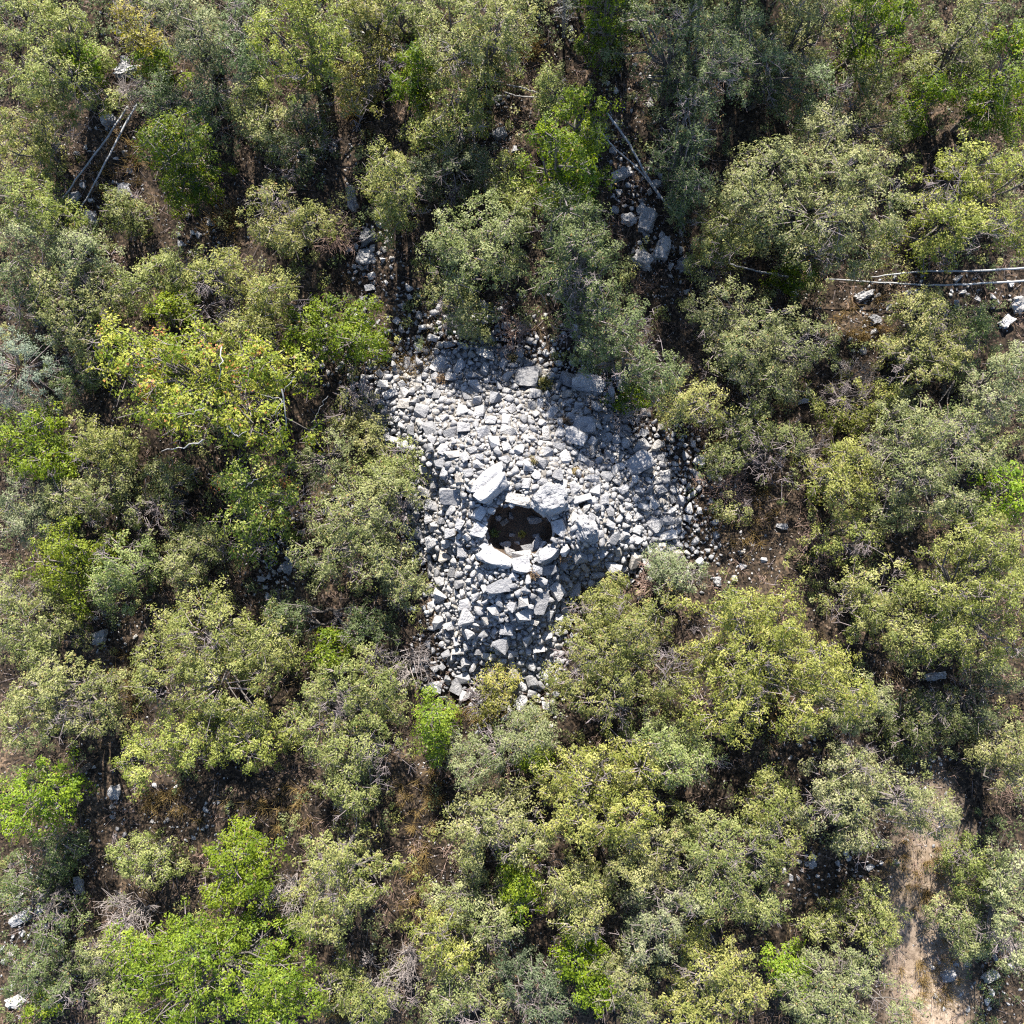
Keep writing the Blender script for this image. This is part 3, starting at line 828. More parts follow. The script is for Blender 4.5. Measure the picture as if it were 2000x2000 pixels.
# kind, (name, category), height, lobes (px, py, rx, ry[, height share]), label, extras
TREES = [
 ('Y', TR, 4.0, [(70, 60, 75, 60), (90, 150, 95, 70), (160, 70, 45, 45, .85), (150, 190, 45, 45, .7)], 'large pale olive-green tree filling the top left corner'),
 ('O', SH, 2.6, [(45, 290, 70, 70), (95, 250, 50, 50)], 'dull green shrub under the top left corner tree, beside the two pipes'),
 ('L', BU, 2.6, [(155, 122, 32, 30)], 'small vivid green bush on the right side of the top left corner tree'),
 ('A', SH, 2.6, [(258, 35, 40, 30), (285, 80, 35, 40)], 'sparse shrub with yellow autumn leaves at the top left'),
 ('L', BU, 2.0, [(305, 118, 40, 34)], 'low green bush just below the yellow-leaved shrub'),
 ('G', TR, 3.6, [(360, 40, 70, 60), (395, 95, 60, 55)], 'grey-green tree right of the yellow-leaved shrub at the top edge'),
 ('D', TR, 3.0, [(465, 60, 45, 55), (470, 130, 50, 50)], 'dark twiggy tree between the grey-green tree and the bright one at the top'),
 ('D', SH, 2.2, [(320, 190, 60, 55), (420, 200, 60, 60)], 'dim twiggy shrub above the vivid green tree at upper left'),
 ('Y', TR, 4.2, [(600, 45, 95, 65), (545, 110, 55, 60), (660, 110, 50, 60, .9)], 'big bright yellow-green tree at the top edge, left of the pale log'),
 ('O', SH, 2.4, [(490, 200, 45, 60), (520, 260, 45, 40)], 'sparse shrub hanging below the bright yellow-green tree at the top'),
 ('D', SH, 2.0, [(600, 210, 50, 50), (560, 300, 70, 45)], 'dark shrub in the shaded gap right of the vivid tree at upper left'),
 ('V', TR, 4.2, [(355, 275, 60, 45), (330, 300, 45, 40), (375, 330, 60, 55, .8), (360, 375, 45, 35, .55)], 'vivid green tree right of the two pipes at upper left'),
 ('G', TR, 3.2, [(55, 390, 85, 55), (110, 425, 50, 40)], 'pale grey-green tree at the left edge below the pipes'),
 ('G', SH, 2.8, [(60, 475, 70, 50), (160, 495, 70, 55)], 'grey-green shrub directly below the pale left-edge tree'),
 ('D', SH, 2.0, [(40, 570, 45, 60)], 'dull grey shrub at the left edge above the round soft bush'),
 ('O', SH, 1.6, [(240, 415, 45, 45)], 'small pinkish twiggy shrub below the white rock at upper left'),
 ('O', TR, 3.0, [(150, 610, 85, 75), (110, 560, 45, 40)], 'yellow-green tree above right of the round soft bush at the left edge'),
 ('S', BU, 2.4, [(38, 722, 82, 62)], 'round soft silvery grey-green bush at the left edge'),
 ('D', SH, 1.8, [(140, 740, 60, 50)], 'dim shrub right of the round silvery bush'),
 ('O', TR, 3.2, [(530, 420, 70, 60), (600, 440, 55, 50), (545, 470, 55, 40)], 'twiggy olive-green tree left of the pale conical bush', dict(bare=.2)),
 ('O', TR, 3.4, [(430, 560, 85, 65), (530, 590, 80, 65), (470, 660, 90, 55)], 'wide twiggy olive-green tree above the large broadleaf tree', dict(bare=.16)),
 ('L', BU, 2.2, [(330, 605, 40, 36)], 'small bright green bush left of the wide twiggy tree'),
 ('O', SH, 2.2, [(330, 530, 50, 50), (260, 560, 45, 45)], 'olive shrub between the left-edge trees and the wide twiggy tree'),
 ('F', TR, 4.6, [(300, 720, 95, 75), (410, 700, 80, 65), (520, 720, 85, 70), (420, 800, 100, 75), (530, 830, 80, 70), (330, 800, 80, 60, .8), (250, 680, 55, 50, .8)],
  'large broadleaf tree with yellowing leaves and pale bare limbs, left of the heap',
  dict(limb=[([(432, 675, 4.2), (430, 715, 4.7), (428, 745, 4.4)], .045), ([(553, 760, 4.7), (556, 800, 4.5), (560, 840, 4.2)], .05), ([(575, 735, 4.9), (553, 765, 4.7)], .03),
             ([(553, 782, 4.7), (530, 815, 4.6)], .025), ([(400, 795, 4.7), (370, 808, 4.5), (335, 820, 4.3)], .03), ([(397, 860, 4.2), (360, 872, 4.0), (315, 882, 3.8)], .05),
             ([(447, 830, 4.6), (455, 850, 4.4), (480, 845, 4.5)], .045), ([(553, 782, 4.7), (510, 770, 4.7)], .022), ([(640, 770, 3.6), (610, 825, 3.2)], .02)])),
 ('F', TR, 3.6, [(500, 930, 85, 60), (540, 985, 70, 60), (470, 1000, 55, 60), (500, 1060, 60, 40, .75)], 'yellow-green broadleaf tree with reddish sprigs, lower half of the broadleaf pair', dict(limb=[([(500, 935, 3.6), (478, 950, 3.5)], .03)])),
 ('L', SH, 2.8, [(670, 620, 70, 60), (610, 650, 60, 55), (700, 670, 60, 45)], 'bright green shrub at the upper left corner of the stone heap'),
 ('G', BU, 2.0, [(645, 898, 52, 52)], 'small round dull green bush between the broadleaf tree and the heap', dict(round_=True)),
 ('O', SH, 1.8, [(690, 780, 45, 70), (720, 860, 35, 45)], 'tan twiggy shrub along the left edge of the heap', dict(bare=.35)),
 ('O', SH, 2.4, [(190, 850, 65, 50), (215, 890, 50, 40)], 'sparse olive shrub left of the long pale limb'),
 ('L', BU, 2.6, [(60, 850, 75, 50), (90, 900, 50, 45)], 'dark vivid bush at the left edge below the silvery bush'),
 ('G', SH, 2.6, [(35, 970, 60, 50), (60, 1020, 50, 40)], 'pale shrub at the left edge, beneath the dark vivid bush'),
 ('O', SH, 2.4, [(140, 980, 65, 45), (220, 950, 60, 55)], 'olive shrub above the vivid pair of bushes at middle left'),
 ('L', TR, 3.2, [(140, 1060, 55, 50), (120, 1110, 50, 60, .85), (160, 1150, 40, 50, .7)], 'vivid green tree at middle left beside the pale silvery-green one'),
 ('G', TR, 3.2, [(235, 1095, 60, 50), (230, 1145, 55, 50, .85)], 'pale silvery-green tree right of the vivid one at middle left'),
 ('O', SH, 2.0, [(330, 930, 60, 50), (300, 1010, 60, 50)], 'thin olive shrub below the long pale limb', dict(bare=.3)),
 ('O', SH, 2.4, [(360, 1100, 55, 50), (400, 1060, 55, 45)], 'small olive shrub right of the pale silvery-green tree'),
 ('O', TR, 3.2, [(55, 1220, 75, 60), (20, 1160, 50, 45), (95, 1260, 40, 45)], 'olive tree at the left edge above the black gap'),
 ('O', TR, 3.4, [(690, 1000, 90, 70), (760, 960, 60, 55, .9), (650, 1080, 75, 70), (740, 1090, 75, 65), (800, 1140, 50, 45, .8)], 'green scrub tree hugging the left side of the stone heap'),
 ('O', SH, 2.2, [(780, 910, 45, 50), (740, 930, 45, 40)], 'leafy shrub on the left rim of the heap above the scrub tree'),
 ('Y', TR, 3.8, [(400, 1240, 100, 75), (330, 1310, 80, 70), (450, 1340, 105, 90), (520, 1260, 75, 70, .9)], 'broad pale yellow-green tree in the lower left, largest there'),
 ('Y', TR, 3.4, [(290, 1480, 75, 60), (390, 1440, 85, 70), (500, 1440, 70, 60)], 'yellow-green tree just below the broad pale one at lower left'),
 ('O', TR, 4.2, [(110, 1350, 85, 60), (60, 1400, 75, 55), (180, 1380, 60, 60)], 'olive tree at the left edge below the black gap'),
 ('L', BU, 4.2, [(75, 1530, 62, 45), (70, 1585, 55, 45, .85)], 'bright green bush at the left edge in the lower left'),
 ('L', BU, 1.8, [(645, 1265, 40, 42)], 'dull yellow-green bush left of the lower end of the heap'),
 ('O', TR, 3.2, [(660, 1340, 80, 65), (740, 1330, 60, 60), (620, 1420, 65, 70), (715, 1440, 80, 75), (690, 1530, 75, 55)], 'twiggy olive tree below left of the heap', dict(bare=.16)),
 ('D', SH, 2.0, [(720, 1230, 55, 45), (560, 1200, 50, 50)], 'dim shrub in the gap below the scrub tree left of the heap'),
 ('L', TR, 3.4, [(470, 1660, 70, 45), (495, 1710, 55, 50, .9), (440, 1740, 45, 35, .75)], 'vivid green tree left of the pale round tree at lower left'),
 ('Y', TR, 3.6, [(660, 1660, 85, 55), (690, 1720, 80, 65), (640, 1770, 70, 60, .9)], 'pale rounded yellow-green tree with grey twigs at lower left', dict(bare=.14)),
 ('O', SH, 2.2, [(260, 1670, 50, 40), (310, 1700, 45, 40)], 'small olive shrub in the shaded stony gap at lower left'),
 ('L', TR, 4.0, [(390, 1830, 95, 65), (290, 1870, 85, 70), (430, 1920, 110, 80), (310, 1960, 95, 60), (550, 1880, 70, 75), (560, 1960, 70, 50)], 'large vivid green tree at the bottom, left of middle'),
 ('G', SH, 2.0, [(195, 1850, 40, 40), (220, 1960, 45, 45)], 'pale shrub left of the large vivid tree at the bottom'),
 ('L', BU, 1.8, [(82, 1965, 24, 22)], 'tiny yellow-green bush in the bottom left corner'),
 ('D', SH, 1.8, [(70, 1700, 60, 50), (120, 1650, 50, 45), (60, 1880, 50, 45)], 'dark shrub on the shaded stony slope at bottom left'),
 # ---- top middle
 ('O', SH, 3.0, [(690, 30, 40, 40), (735, 20, 40, 35)], 'olive shrub at the top edge above the pale log'),
 ('O', SH, 2.6, [(790, 20, 50, 40)], 'leafy shrub at the top edge between the log and the large tree'),
 ('O', TR, 4.2, [(920, 50, 95, 65), (960, 100, 75, 70), (880, 120, 65, 60, .9), (1000, 40, 45, 50, .9)], 'large olive-green tree at the top edge, middle of the picture'),
 ('O', SH, 2.0, [(740, 130, 60, 55), (690, 190, 50, 60)], 'brownish twiggy shrub below the pale log', dict(bare=.3)),
 ('V', BU, 3.0, [(815, 135, 34, 36), (800, 185, 32, 42, .85)], 'narrow vivid green bush below the pale log'),
 ('O', TR, 3.0, [(890, 220, 75, 65), (840, 270, 60, 50, .9), (930, 190, 50, 50)], 'shaded olive tree below the large one at the top middle'),
 ('D', SH, 2.2, [(900, 320, 70, 60), (830, 340, 50, 40)], 'dark shrub right of the pale conical bush'),
 ('G', SH, 2.2, [(985, 340, 42, 50), (1010, 390, 35, 40)], 'pale twiggy shrub left of the bright vivid tree'),
 ('G', BU, 2.2, [(1070, 175, 32, 40)], 'small blue-green bush at the end of the short grey poles'),
 ('V', TR, 5.0, [(1130, 225, 58, 46)], 'dark vivid green tree, upper of the vivid pair at the top middle'),
 ('V', TR, 5.6, [(1065, 300, 50, 42), (1110, 340, 70, 55), (1150, 320, 50, 60, .85), (1095, 375, 55, 35, .7)], 'bright vivid green tree, lower of the vivid pair at the top middle'),
 ('G', TR, 3.2, [(752, 340, 50, 50), (775, 390, 52, 55, .95), (770, 430, 45, 40, .75)], 'pale green conical bush above the stone run'),
 ('Y', TR, 3.6, [(960, 440, 70, 60), (890, 475, 65, 60), (930, 520, 70, 60), (985, 500, 50, 60, .9)], 'bright olive tree just above the stone heap, left of the dark tree'),
 ('O', SH, 2.2, [(880, 590, 60, 50), (930, 620, 45, 40)], 'shaded green shrub at the top of the stone heap'),
 ('D', TR, 5.4, [(1110, 440, 75, 55), (1135, 500, 88, 70), (1160, 575, 75, 68), (1080, 560, 45, 60, .8)], 'big dark blue-green tree in shade above right of the heap'),
 ('D', SH, 4.4, [(1200, 640, 85, 60), (1150, 690, 60, 50, .8), (1235, 705, 60, 55), (1285, 735, 45, 50)], 'dark shaded shrub overhanging the upper right of the heap'),
 ('V', BU, 1.8, [(1230, 778, 24, 20)], 'small deep green bush in the shade at the upper right of the heap'),
 ('D', TR, 4.4, [(1330, 300, 60, 70), (1350, 225, 60, 60), (1345, 390, 40, 50, .85)], 'dark tree in shade right of the pipes beside the rock run'),
 ('D', TR, 4.6, [(1340, 90, 90, 75), (1250, 70, 75, 55), (1400, 160, 75, 60)], 'dark shaded tree at the top edge, right of middle'),
 ('V', TR, 4.8, [(1190, 20, 75, 40)], 'deep green tree at the top edge in dark shade'),
 # ---- top right
 ('G', TR, 3.8, [(1540, 55, 70, 55), (1600, 45, 45, 50)], 'grey-green twiggy tree at the top edge, left of the vivid trees', dict(bare=.15)),
 ('D', TR, 3.6, [(1480, 130, 70, 60), (1440, 60, 50, 60), (1580, 170, 70, 55)], 'dark shaded tree below the grey-green twiggy one at the top'),
 ('V', TR, 4.6, [(1680, 35, 60, 55), (1735, 40, 65, 50)], 'vivid green tree at the top edge, right of the grey-green one'),
 ('D', SH, 2.4, [(1690, 170, 75, 60), (1640, 230, 70, 60), (1740, 250, 60, 50)], 'dark shrub in the shade above the big sunlit tree at right'),
 ('G', TR, 3.8, [(1885, 50, 50, 50), (1860, 95, 50, 50), (1880, 140, 45, 45, .85)], 'pale grey-green tree between the vivid trees at top right'),
 ('V', BU, 3.2, [(1820, 185, 46, 46)], 'vivid green bush above the pale tree at upper right'),
 ('V', TR, 4.0, [(1970, 95, 48, 42), (1945, 180, 50, 48), (1960, 240, 50, 40, .8)], 'tall vivid green tree at the right edge near the top'),
 ('Y', TR, 4.6, [(1590, 265, 50, 45), (1500, 340, 110, 75), (1620, 350, 95, 75), (1705, 340, 48, 40), (1460, 400, 85, 65), (1570, 440, 110, 80), (1690, 430, 75, 75), (1640, 510, 75, 50, .8)],
  'largest sunlit yellow-green tree, upper right above the pipes'),
 ('V', BU, 2.4, [(1563, 535, 30, 32)], 'small vivid yellow-green bush beside the pipe under the largest tree'),
 ('G', SH, 2.8, [(1400, 450, 55, 40), (1430, 480, 50, 40), (1375, 490, 40, 40)], 'pale grey-green shrub where the pipes bend', dict(bare=.12)),
 ('Y', TR, 4.2, [(1850, 360, 95, 70), (1950, 370, 75, 75), (1820, 440, 75, 65), (1920, 460, 90, 60)], 'pale olive tree at the right edge above the pipes', dict(bare=.2)),
 ('G', TR, 3.6, [(1410, 600, 75, 60), (1480, 640, 75, 65), (1440, 700, 85, 60), (1540, 690, 60, 50), (1590, 670, 55, 45), (1500, 750, 70, 50, .85)], 'broad grey-green tree right of the heap, below the pipe'),
 ('O', TR, 3.4, [(1790, 620, 70, 60), (1780, 700, 80, 65), (1840, 670, 55, 55, .9)], 'olive tree directly below the right-hand pipes'),
 ('G', TR, 3.6, [(1960, 720, 65, 50), (1950, 780, 70, 55)], 'blue-green tree at the right edge below the layered rocks'),
 ('D', SH, 2.0, [(1900, 640, 50, 45), (1880, 830, 60, 50)], 'dim shrub left of the blue-green tree at the right edge'),
 ('Y', BU, 3.9, [(1355, 795, 62, 55)], 'round yellow-green bush at the right of the heap'),
 ('O', SH, 2.6, [(1460, 830, 70, 60), (1520, 880, 60, 65), (1430, 900, 50, 45)], 'dim twiggy shrub right of the round yellow-green bush', dict(bare=.25)),
 ('O', SH, 2.0, [(1640, 790, 70, 55), (1710, 790, 50, 45)], 'brownish shrub above the conical tree at right', dict(bare=.3)),
 ('G', TR, 4.2, [(1780, 840, 85, 65), (1860, 880, 90, 75), (1770, 920, 80, 65), (1830, 970, 95, 65, .9), (1730, 1000, 60, 50, .8)], 'big pale grey-green tree at right, middle height of the picture'),
 ('Y', TR, 3.4, [(1645, 900, 52, 50), (1635, 955, 65, 60, .95)], 'yellowish conical tree left of the big pale grey-green tree'),
 ('O', SH, 2.4, [(1660, 1050, 70, 60)], 'twiggy shrub below the yellowish conical tree', dict(bare=.3)),
 ('Y', TR, 4.0, [(1900, 1060, 90, 65), (1950, 1150, 80, 85), (1860, 1160, 85, 75), (1830, 1240, 75, 60, .85), (1930, 1250, 70, 50, .85)], 'large yellow-green tree at the right edge below the pale grey-green one'),
 ('O', TR, 3.0, [(1720, 1150, 70, 60), (1760, 1220, 70, 60), (1690, 1200, 50, 50)], 'olive tree left of the large right-edge tree'),
 ('L', BU, 3.0, [(1965, 960, 45, 60)], 'dark green bush at the right edge beside the pale grey-green tree'),
 # ---- middle and lower right
 ('G', SH, 2.2, [(1330, 1125, 55, 36), (1290, 1110, 30, 28)], 'pale silvery shrub at the lower right edge of the heap'),
 ('O', SH, 2.0, [(1190, 1160, 45, 35), (1170, 1200, 50, 45)], 'small green shrub on the lower right of the heap'),
 ('O', TR, 3.4, [(1250, 1210, 85, 65), (1170, 1260, 80, 70), (1290, 1300, 95, 75), (1180, 1350, 80, 70), (1110, 1310, 50, 50, .85)], 'broad twiggy olive tree below right of the heap', dict(bare=.15)),
 ('Y', TR, 4.0, [(1420, 1190, 85, 55), (1510, 1210, 75, 60), (1450, 1280, 100, 75), (1570, 1290, 85, 70), (1640, 1340, 60, 60), (1420, 1370, 95, 75), (1540, 1370, 85, 60)], 'largest yellow-green tree in the lower right, below the brown clearing'),
 ('O', TR, 3.2, [(1640, 1400, 65, 55), (1690, 1360, 40, 45)], 'olive tree at the tip of the largest lower right tree'),
 ('Y', SH, 1.8, [(965, 1335, 46, 32), (945, 1372, 46, 32)], 'sparse yellow-green shrub at the bottom tip of the heap', dict(dens=.7, bare=.2)),
 ('L', TR, 3.6, [(850, 1395, 40, 46), (850, 1430, 34, 30, .8)], 'upright bright green tree left of the bottom tip of the heap'),
 ('G', TR, 3.2, [(985, 1460, 70, 50), (920, 1490, 60, 45), (1050, 1420, 60, 50)], 'dusty green tree below the sparse shrub at the bottom tip of the heap'),
 ('L', BU, 2.4, [(1045, 1478, 34, 26)], 'small bright green patch of bush above the olive trees, lower middle'),
 ('Y', TR, 3.6, [(960, 1580, 80, 60), (1010, 1630, 75, 60), (920, 1650, 55, 50, .9)], 'twiggy pale tree in the lower middle, left of the dense trees', dict(bare=.14)),
 ('Y', TR, 3.8, [(1140, 1510, 95, 65), (1230, 1490, 80, 65), (1120, 1590, 90, 60), (1220, 1580, 85, 70)], 'dense yellow-green tree in the lower middle'),
 ('O', TR, 3.4, [(1300, 1490, 60, 60), (1280, 1440, 65, 50), (1360, 1470, 55, 50)], 'olive tree between the dense lower middle tree and the largest lower right tree'),
 ('L', BU, 2.8, [(1015, 1715, 34, 36), (1025, 1752, 28, 26, .8)], 'bright lime-green bush in the lower middle'),
 ('O', TR, 3.2, [(1100, 1710, 60, 45), (1150, 1740, 55, 50), (1130, 1790, 50, 45)], 'pale olive tree right of the bright lime-green bush'),
 ('O', TR, 3.2, [(1240, 1690, 70, 55), (1290, 1640, 55, 50)], 'olive tree below the dense lower middle tree'),
 ('O', SH, 2.4, [(890, 1750, 60, 50), (960, 1790, 70, 50)], 'dim shrub left of the bright lime-green bush'),
 ('Y', SH, 2.8, [(855, 1815, 60, 45), (880, 1855, 50, 40)], 'yellowish shrub at the bottom, left of middle'),
 ('G', TR, 3.0, [(880, 1940, 75, 55), (930, 1970, 60, 45)], 'pale twiggy tree at the bottom edge below the yellowish shrub', dict(bare=.25)),
 ('O', SH, 2.4, [(720, 1960, 75, 50), (660, 1920, 50, 50)], 'olive shrub at the bottom edge right of the large vivid tree', dict(bare=.2)),
 ('L', SH, 2.4, [(1130, 1860, 48, 60), (1160, 1930, 45, 45)], 'upright green shrub at the bottom, middle'),
 ('D', SH, 2.0, [(1020, 1900, 75, 60), (1060, 1970, 60, 40)], 'dim shrub at the bottom edge, middle'),
 ('G', TR, 3.6, [(1290, 1770, 75, 55), (1260, 1830, 60, 50), (1340, 1730, 55, 50)], 'pale grey-green tree left of the wide one in the lower right'),
 ('O', TR, 3.2, [(1210, 1900, 60, 55), (1240, 1970, 60, 40)], 'olive tree at the bottom edge left of the bright yellow-green one'),
 ('G', TR, 3.8, [(1370, 1630, 75, 55), (1440, 1650, 75, 65), (1400, 1720, 90, 65), (1470, 1750, 55, 60, .9)], 'wide grey-green tree in the lower right'),
 ('O', TR, 3.2, [(1510, 1560, 60, 55), (1520, 1630, 60, 55)], 'duller olive tree right of the wide grey-green one'),
 ('Y', TR, 3.8, [(1650, 1500, 80, 50), (1620, 1570, 75, 65), (1740, 1540, 70, 50), (1810, 1590, 55, 50, .9), (1670, 1620, 60, 45, .85)], 'spreading olive tree above the sandy patch at lower right', dict(bare=.15)),
 ('Y', TR, 4.0, [(1390, 1870, 85, 55), (1420, 1930, 95, 60), (1350, 1970, 75, 45)], 'bright yellow-green tree at the bottom edge, right of middle'),
 ('G', TR, 3.6, [(1650, 1900, 90, 55), (1590, 1950, 80, 55), (1710, 1960, 85, 50)], 'grey-green tree at the bottom edge left of the tan track'),
 ('L', BU, 2.0, [(1540, 1893, 32, 28)], 'small vivid bush between the two bottom edge trees at right'),
 ('Y', SH, 2.0, [(1715, 1815, 52, 36)], 'yellow-green shrub above the bottom edge grey-green tree'),
 ('O', SH, 1.8, [(1700, 1765, 32, 34), (1600, 1800, 50, 35)], 'small pale shrub in the brown clearing at lower right'),
 ('Y', TR, 3.4, [(1970, 1460, 50, 45), (1980, 1520, 45, 40)], 'bright yellow-green tree cut by the right edge, lower right'),
 ('O', TR, 3.0, [(1975, 1690, 40, 45), (1960, 1770, 60, 55), (1970, 1850, 50, 45)], 'olive tree cut by the right edge beside the tan track'),
 ('G', SH, 1.8, [(1885, 1670, 40, 40), (1900, 1720, 34, 34)], 'pale shrub right of the tan track, the upper one'),
 ('G', SH, 1.8, [(1870, 1800, 45, 45), (1890, 1850, 35, 30)], 'pale shrub right of the tan track, the lower one'),
 ('D', SH, 1.8, [(1770, 1410, 60, 55), (1830, 1390, 50, 50)], 'dark shrub in the shaded gap at lower right'),
 ('D', SH, 2.0, [(1940, 1330, 60, 50), (1900, 1400, 50, 40)], 'dark shrub below the large right-edge tree'),
 ('O', SH, 1.4, [(1440, 1000, 26, 20)], 'tiny pale shrub in the brown clearing right of the heap'),
 # ---- just beyond the top edge: their shadows reach the picture
 ('V', TR, 12.0, [(1175, -640, 150, 150), (1175, -640, 140, 140, .75), (1175, -600, 120, 120, .5)], 'tall tree standing beyond the top edge, above the vivid pair', dict(bare=0, dens=.6)),
 ('V', TR, 12.0, [(1390, -640, 150, 150), (1390, -640, 140, 140, .75), (1390, -600, 120, 120, .5)], 'tall tree standing beyond the top edge, above the dark shaded tree', dict(bare=0, dens=.6)),
 ('V', TR, 11.0, [(1590, -640, 120, 140), (1590, -640, 120, 120, .75)], 'tall tree standing beyond the top edge, above the grey-green twiggy tree', dict(bare=0, dens=.6)),
 ('D', SH, 2.4, [(40, 1750, 55, 40), (110, 1810, 50, 40)], 'dark shrub beside the long white rock ridge at bottom left', dict(dens=.6)),
 ('D', SH, 2.2, [(60, 1905, 50, 40), (140, 1930, 50, 50)], 'dark shrub above the broad pale rock in the bottom left corner'),
 ('D', TR, 5.6, [(1180, -110, 110, 70), (1290, -90, 90, 60)], 'tall dark tree crossing the top edge, right of the large olive tree'),
 ('D', TR, 5.6, [(1440, -100, 110, 70), (1560, -120, 90, 60)], 'tall dark tree crossing the top edge above the grey-green twiggy tree'),
]
for i, t in enumerate(TREES):
    kind, (nm, cat), h, lobes, lab = t[:5]
    ex = dict(t[5]) if len(t) > 5 else {}
    if kind in 'FA': nm = 'broadleaf_' + nm
    if kind == 'S': ex['round_'] = True
    grow(nm, lab, cat, kind, h, lobes, i, GRP.get(kind), **ex)

# bare dead shrubs
def dead_shrub(label, px, py, rpx, h, n, seed, mat=None, lean=(0, 0)):
    r = np.random.default_rng(5000 + seed)
    x, y = P(px, py, h * .5); z = float(height(x, y)); base = np.array([x, y, z])
    root = empty('dead_shrub', tuple(base)); tag(root, label, 'dead shrub', 'bare dead shrubs')
    R = rpx * mk(h * .5)
    acc = Acc()
    for i in range(n):
        a = i * 2.4 + r.normal(0, .6); e = r.uniform(.15, 1.0)
        d = np.array([math.cos(a) * e * R + lean[0], math.sin(a) * e * R + lean[1], h * (1.08 - .55 * e)])
        p = [np.zeros(3)]
        for q in (.3, .6, .85, 1.0): p.append(d * q + np.array([0, 0, .12 * h * math.sin(q * 3.1)]) + r.normal(0, .085, 3))
        V, F = polytube(p, [.016, .013, .010, .007, .003], 4)
        mesh_np('branch', V, F, mat or M_DEAD, root)
        p = np.array(p)
        for q in range(9):
            s = r.uniform(.3, 1); k = min(int(s * 4), 3); st = p[k] + (p[k + 1] - p[k]) * (s * 4 - k if s < 1 else 1)
            e1 = st + norm(norm(d) * .9 + r.normal(size=3) * .7) * r.uniform(.15, .42)
            acc.add(*prisms([st], [e1], .008, .004, 3))
            for _ in range(3):
                s2 = st + (e1 - st) * r.uniform(.3, 1)
                acc.add(*prisms([s2], [s2 + norm(norm(e1 - st) + r.normal(size=3) * .7) * r.uniform(.07, .2)], .005, .003, 3))
    acc.build('twigs', mat or M_DEAD, root)['kind'] = 'stuff'
    return root
dead_shrub('pale bleached dead shrub at the bottom, left of the yellowish shrub', 796, 1866, 36, 1.2, 18, 1)
dead_shrub('grey bare shrub left of the bleached one at the bottom', 745, 1905, 58, 1.3, 14, 2)
dead_shrub('tan dead shrub above the large vivid tree at bottom left', 250, 1785, 62, 1.3, 20, 3)
dead_shrub('dead branches sticking out left of the pale rounded tree at lower left', 575, 1715, 48, 1.5, 12, 4, lean=(-.2, -.2))
dead_shrub('tan dead brush at the left flank of the large vivid tree, bottom left', 235, 1870, 46, 1.0, 14, 5)
dead_shrub('bare twig tangle at the left edge of the lower end of the heap', 800, 1290, 56, 1.2, 18, 6)
dead_shrub('bare pinkish shrub at the top edge of the heap', 1005, 640, 50, .9, 14, 7, M_BRUSH)
dead_shrub('bare branches between the conical tree and the big pale tree at right', 1690, 885, 50, 2.0, 12, 8)
dead_shrub('grey bare shrub in the dark gap left of the conical tree at right', 1590, 880, 46, 1.2, 10, 9)
dead_shrub('bare fork of twigs at the left foot of the olive tree at right', 1648, 1160, 34, 1.2, 8, 10)
dead_shrub('brown dead shrub below the yellowish conical tree', 1590, 1060, 56, 1.0, 20, 11, M_BRUSH)
dead_shrub('pale dead stems at the top edge, right of the large olive tree', 1105, 25, 28, 3.0, 7, 12, M_PALE)
dead_shrub('bare shrub under the dark bushes at the upper right corner of the heap', 1225, 815, 46, 1.0, 10, 13)
dead_shrub('brown brush in the gap between the conical bush and the twiggy tree', 655, 465, 46, .8, 18, 14, M_BRUSH)
dead_shrub('brown dead brush by the silvery shrub at the lower right of the heap', 1265, 1140, 34, .7, 16, 15, M_BRUSH)
dead_shrub('bare pinkish twigs in the brown clearing below the right-hand pipes', 1680, 730, 56, 1.0, 12, 16)
dead_shrub('bare grey shrub at the left edge below the silvery bush', 25, 800, 50, 1.2, 12, 17)
dead_shrub('bare shrub right of the tan track near the right edge', 1960, 1840, 46, 1.0, 12, 18)
dead_shrub('brown brush in the shaded clearing at the right of the heap', 1420, 960, 60, .6, 22, 19, M_BRUSH)
dead_shrub('dead twigs beside the top of the two pipes at upper left', 262, 192, 30, 1.0, 10, 20)

# small dry tufts on the heap
def tuft(label, px, py, rpx, seed, c1, c2, n=160):
    r = np.random.default_rng(8000 + seed)
    x, y, z = on_ground(px, py); R = rpx * mk(z)
    d = norm(np.stack([r.normal(size=n), r.normal(size=n), np.abs(r.normal(size=n)) + .5], 1)) * r.uniform(.5, 1.1, (n, 1)) * np.array([R, R, R * 1.1])
    V, F = prisms(np.zeros((n, 3)) + d * .1, d, .007, .003, 3)
    m_ = r.random((n, 1)); T = np.repeat(c1 * (1 - m_) + c2 * m_, 6, 0)
    k = n * 2
    q = d[r.integers(0, n, k)] * r.uniform(.5, 1.1, (k, 1)) + r.normal(0, .02, (k, 3))
    V2, F2 = leaf_quads(q, norm(r.normal(size=(k, 3)) + np.array([0, 0, .7])), .05, .025, r)
    m_ = r.random((k, 1)); T2 = np.repeat(c1 * (1 - m_) + c2 * m_, 3, 0)
    root = empty('dry_tuft', (x, y, z + .06)); tag(root, label, 'plant tuft', 'tufts growing on the heap')
    mesh_np('stems', V, F, M_LEAF, root, T); mesh_np('leaves', V2, F2, M_LEAF, root, T2)
BR1, BR2 = C(.20, .13, .08), C(.33, .25, .17)
GN1, GN2 = C(.17, .17, .05), C(.27, .25, .09)
tuft('small yellow-green plant among the stones near the top of the heap', 1064, 751, 22, 1, GN1, GN2, 260)
tuft('olive-brown tuft in the middle of the heap above the hollow', 1038, 902, 15, 2, GN1, BR2)
tuft('brown dry tuft on the block at the bottom of the hollow rim', 1041, 1119, 16, 3, BR1, BR2, 220)
tuft('brown tuft right of the slab on the lower right rim', 1100, 1088, 14, 4, BR1, BR2)
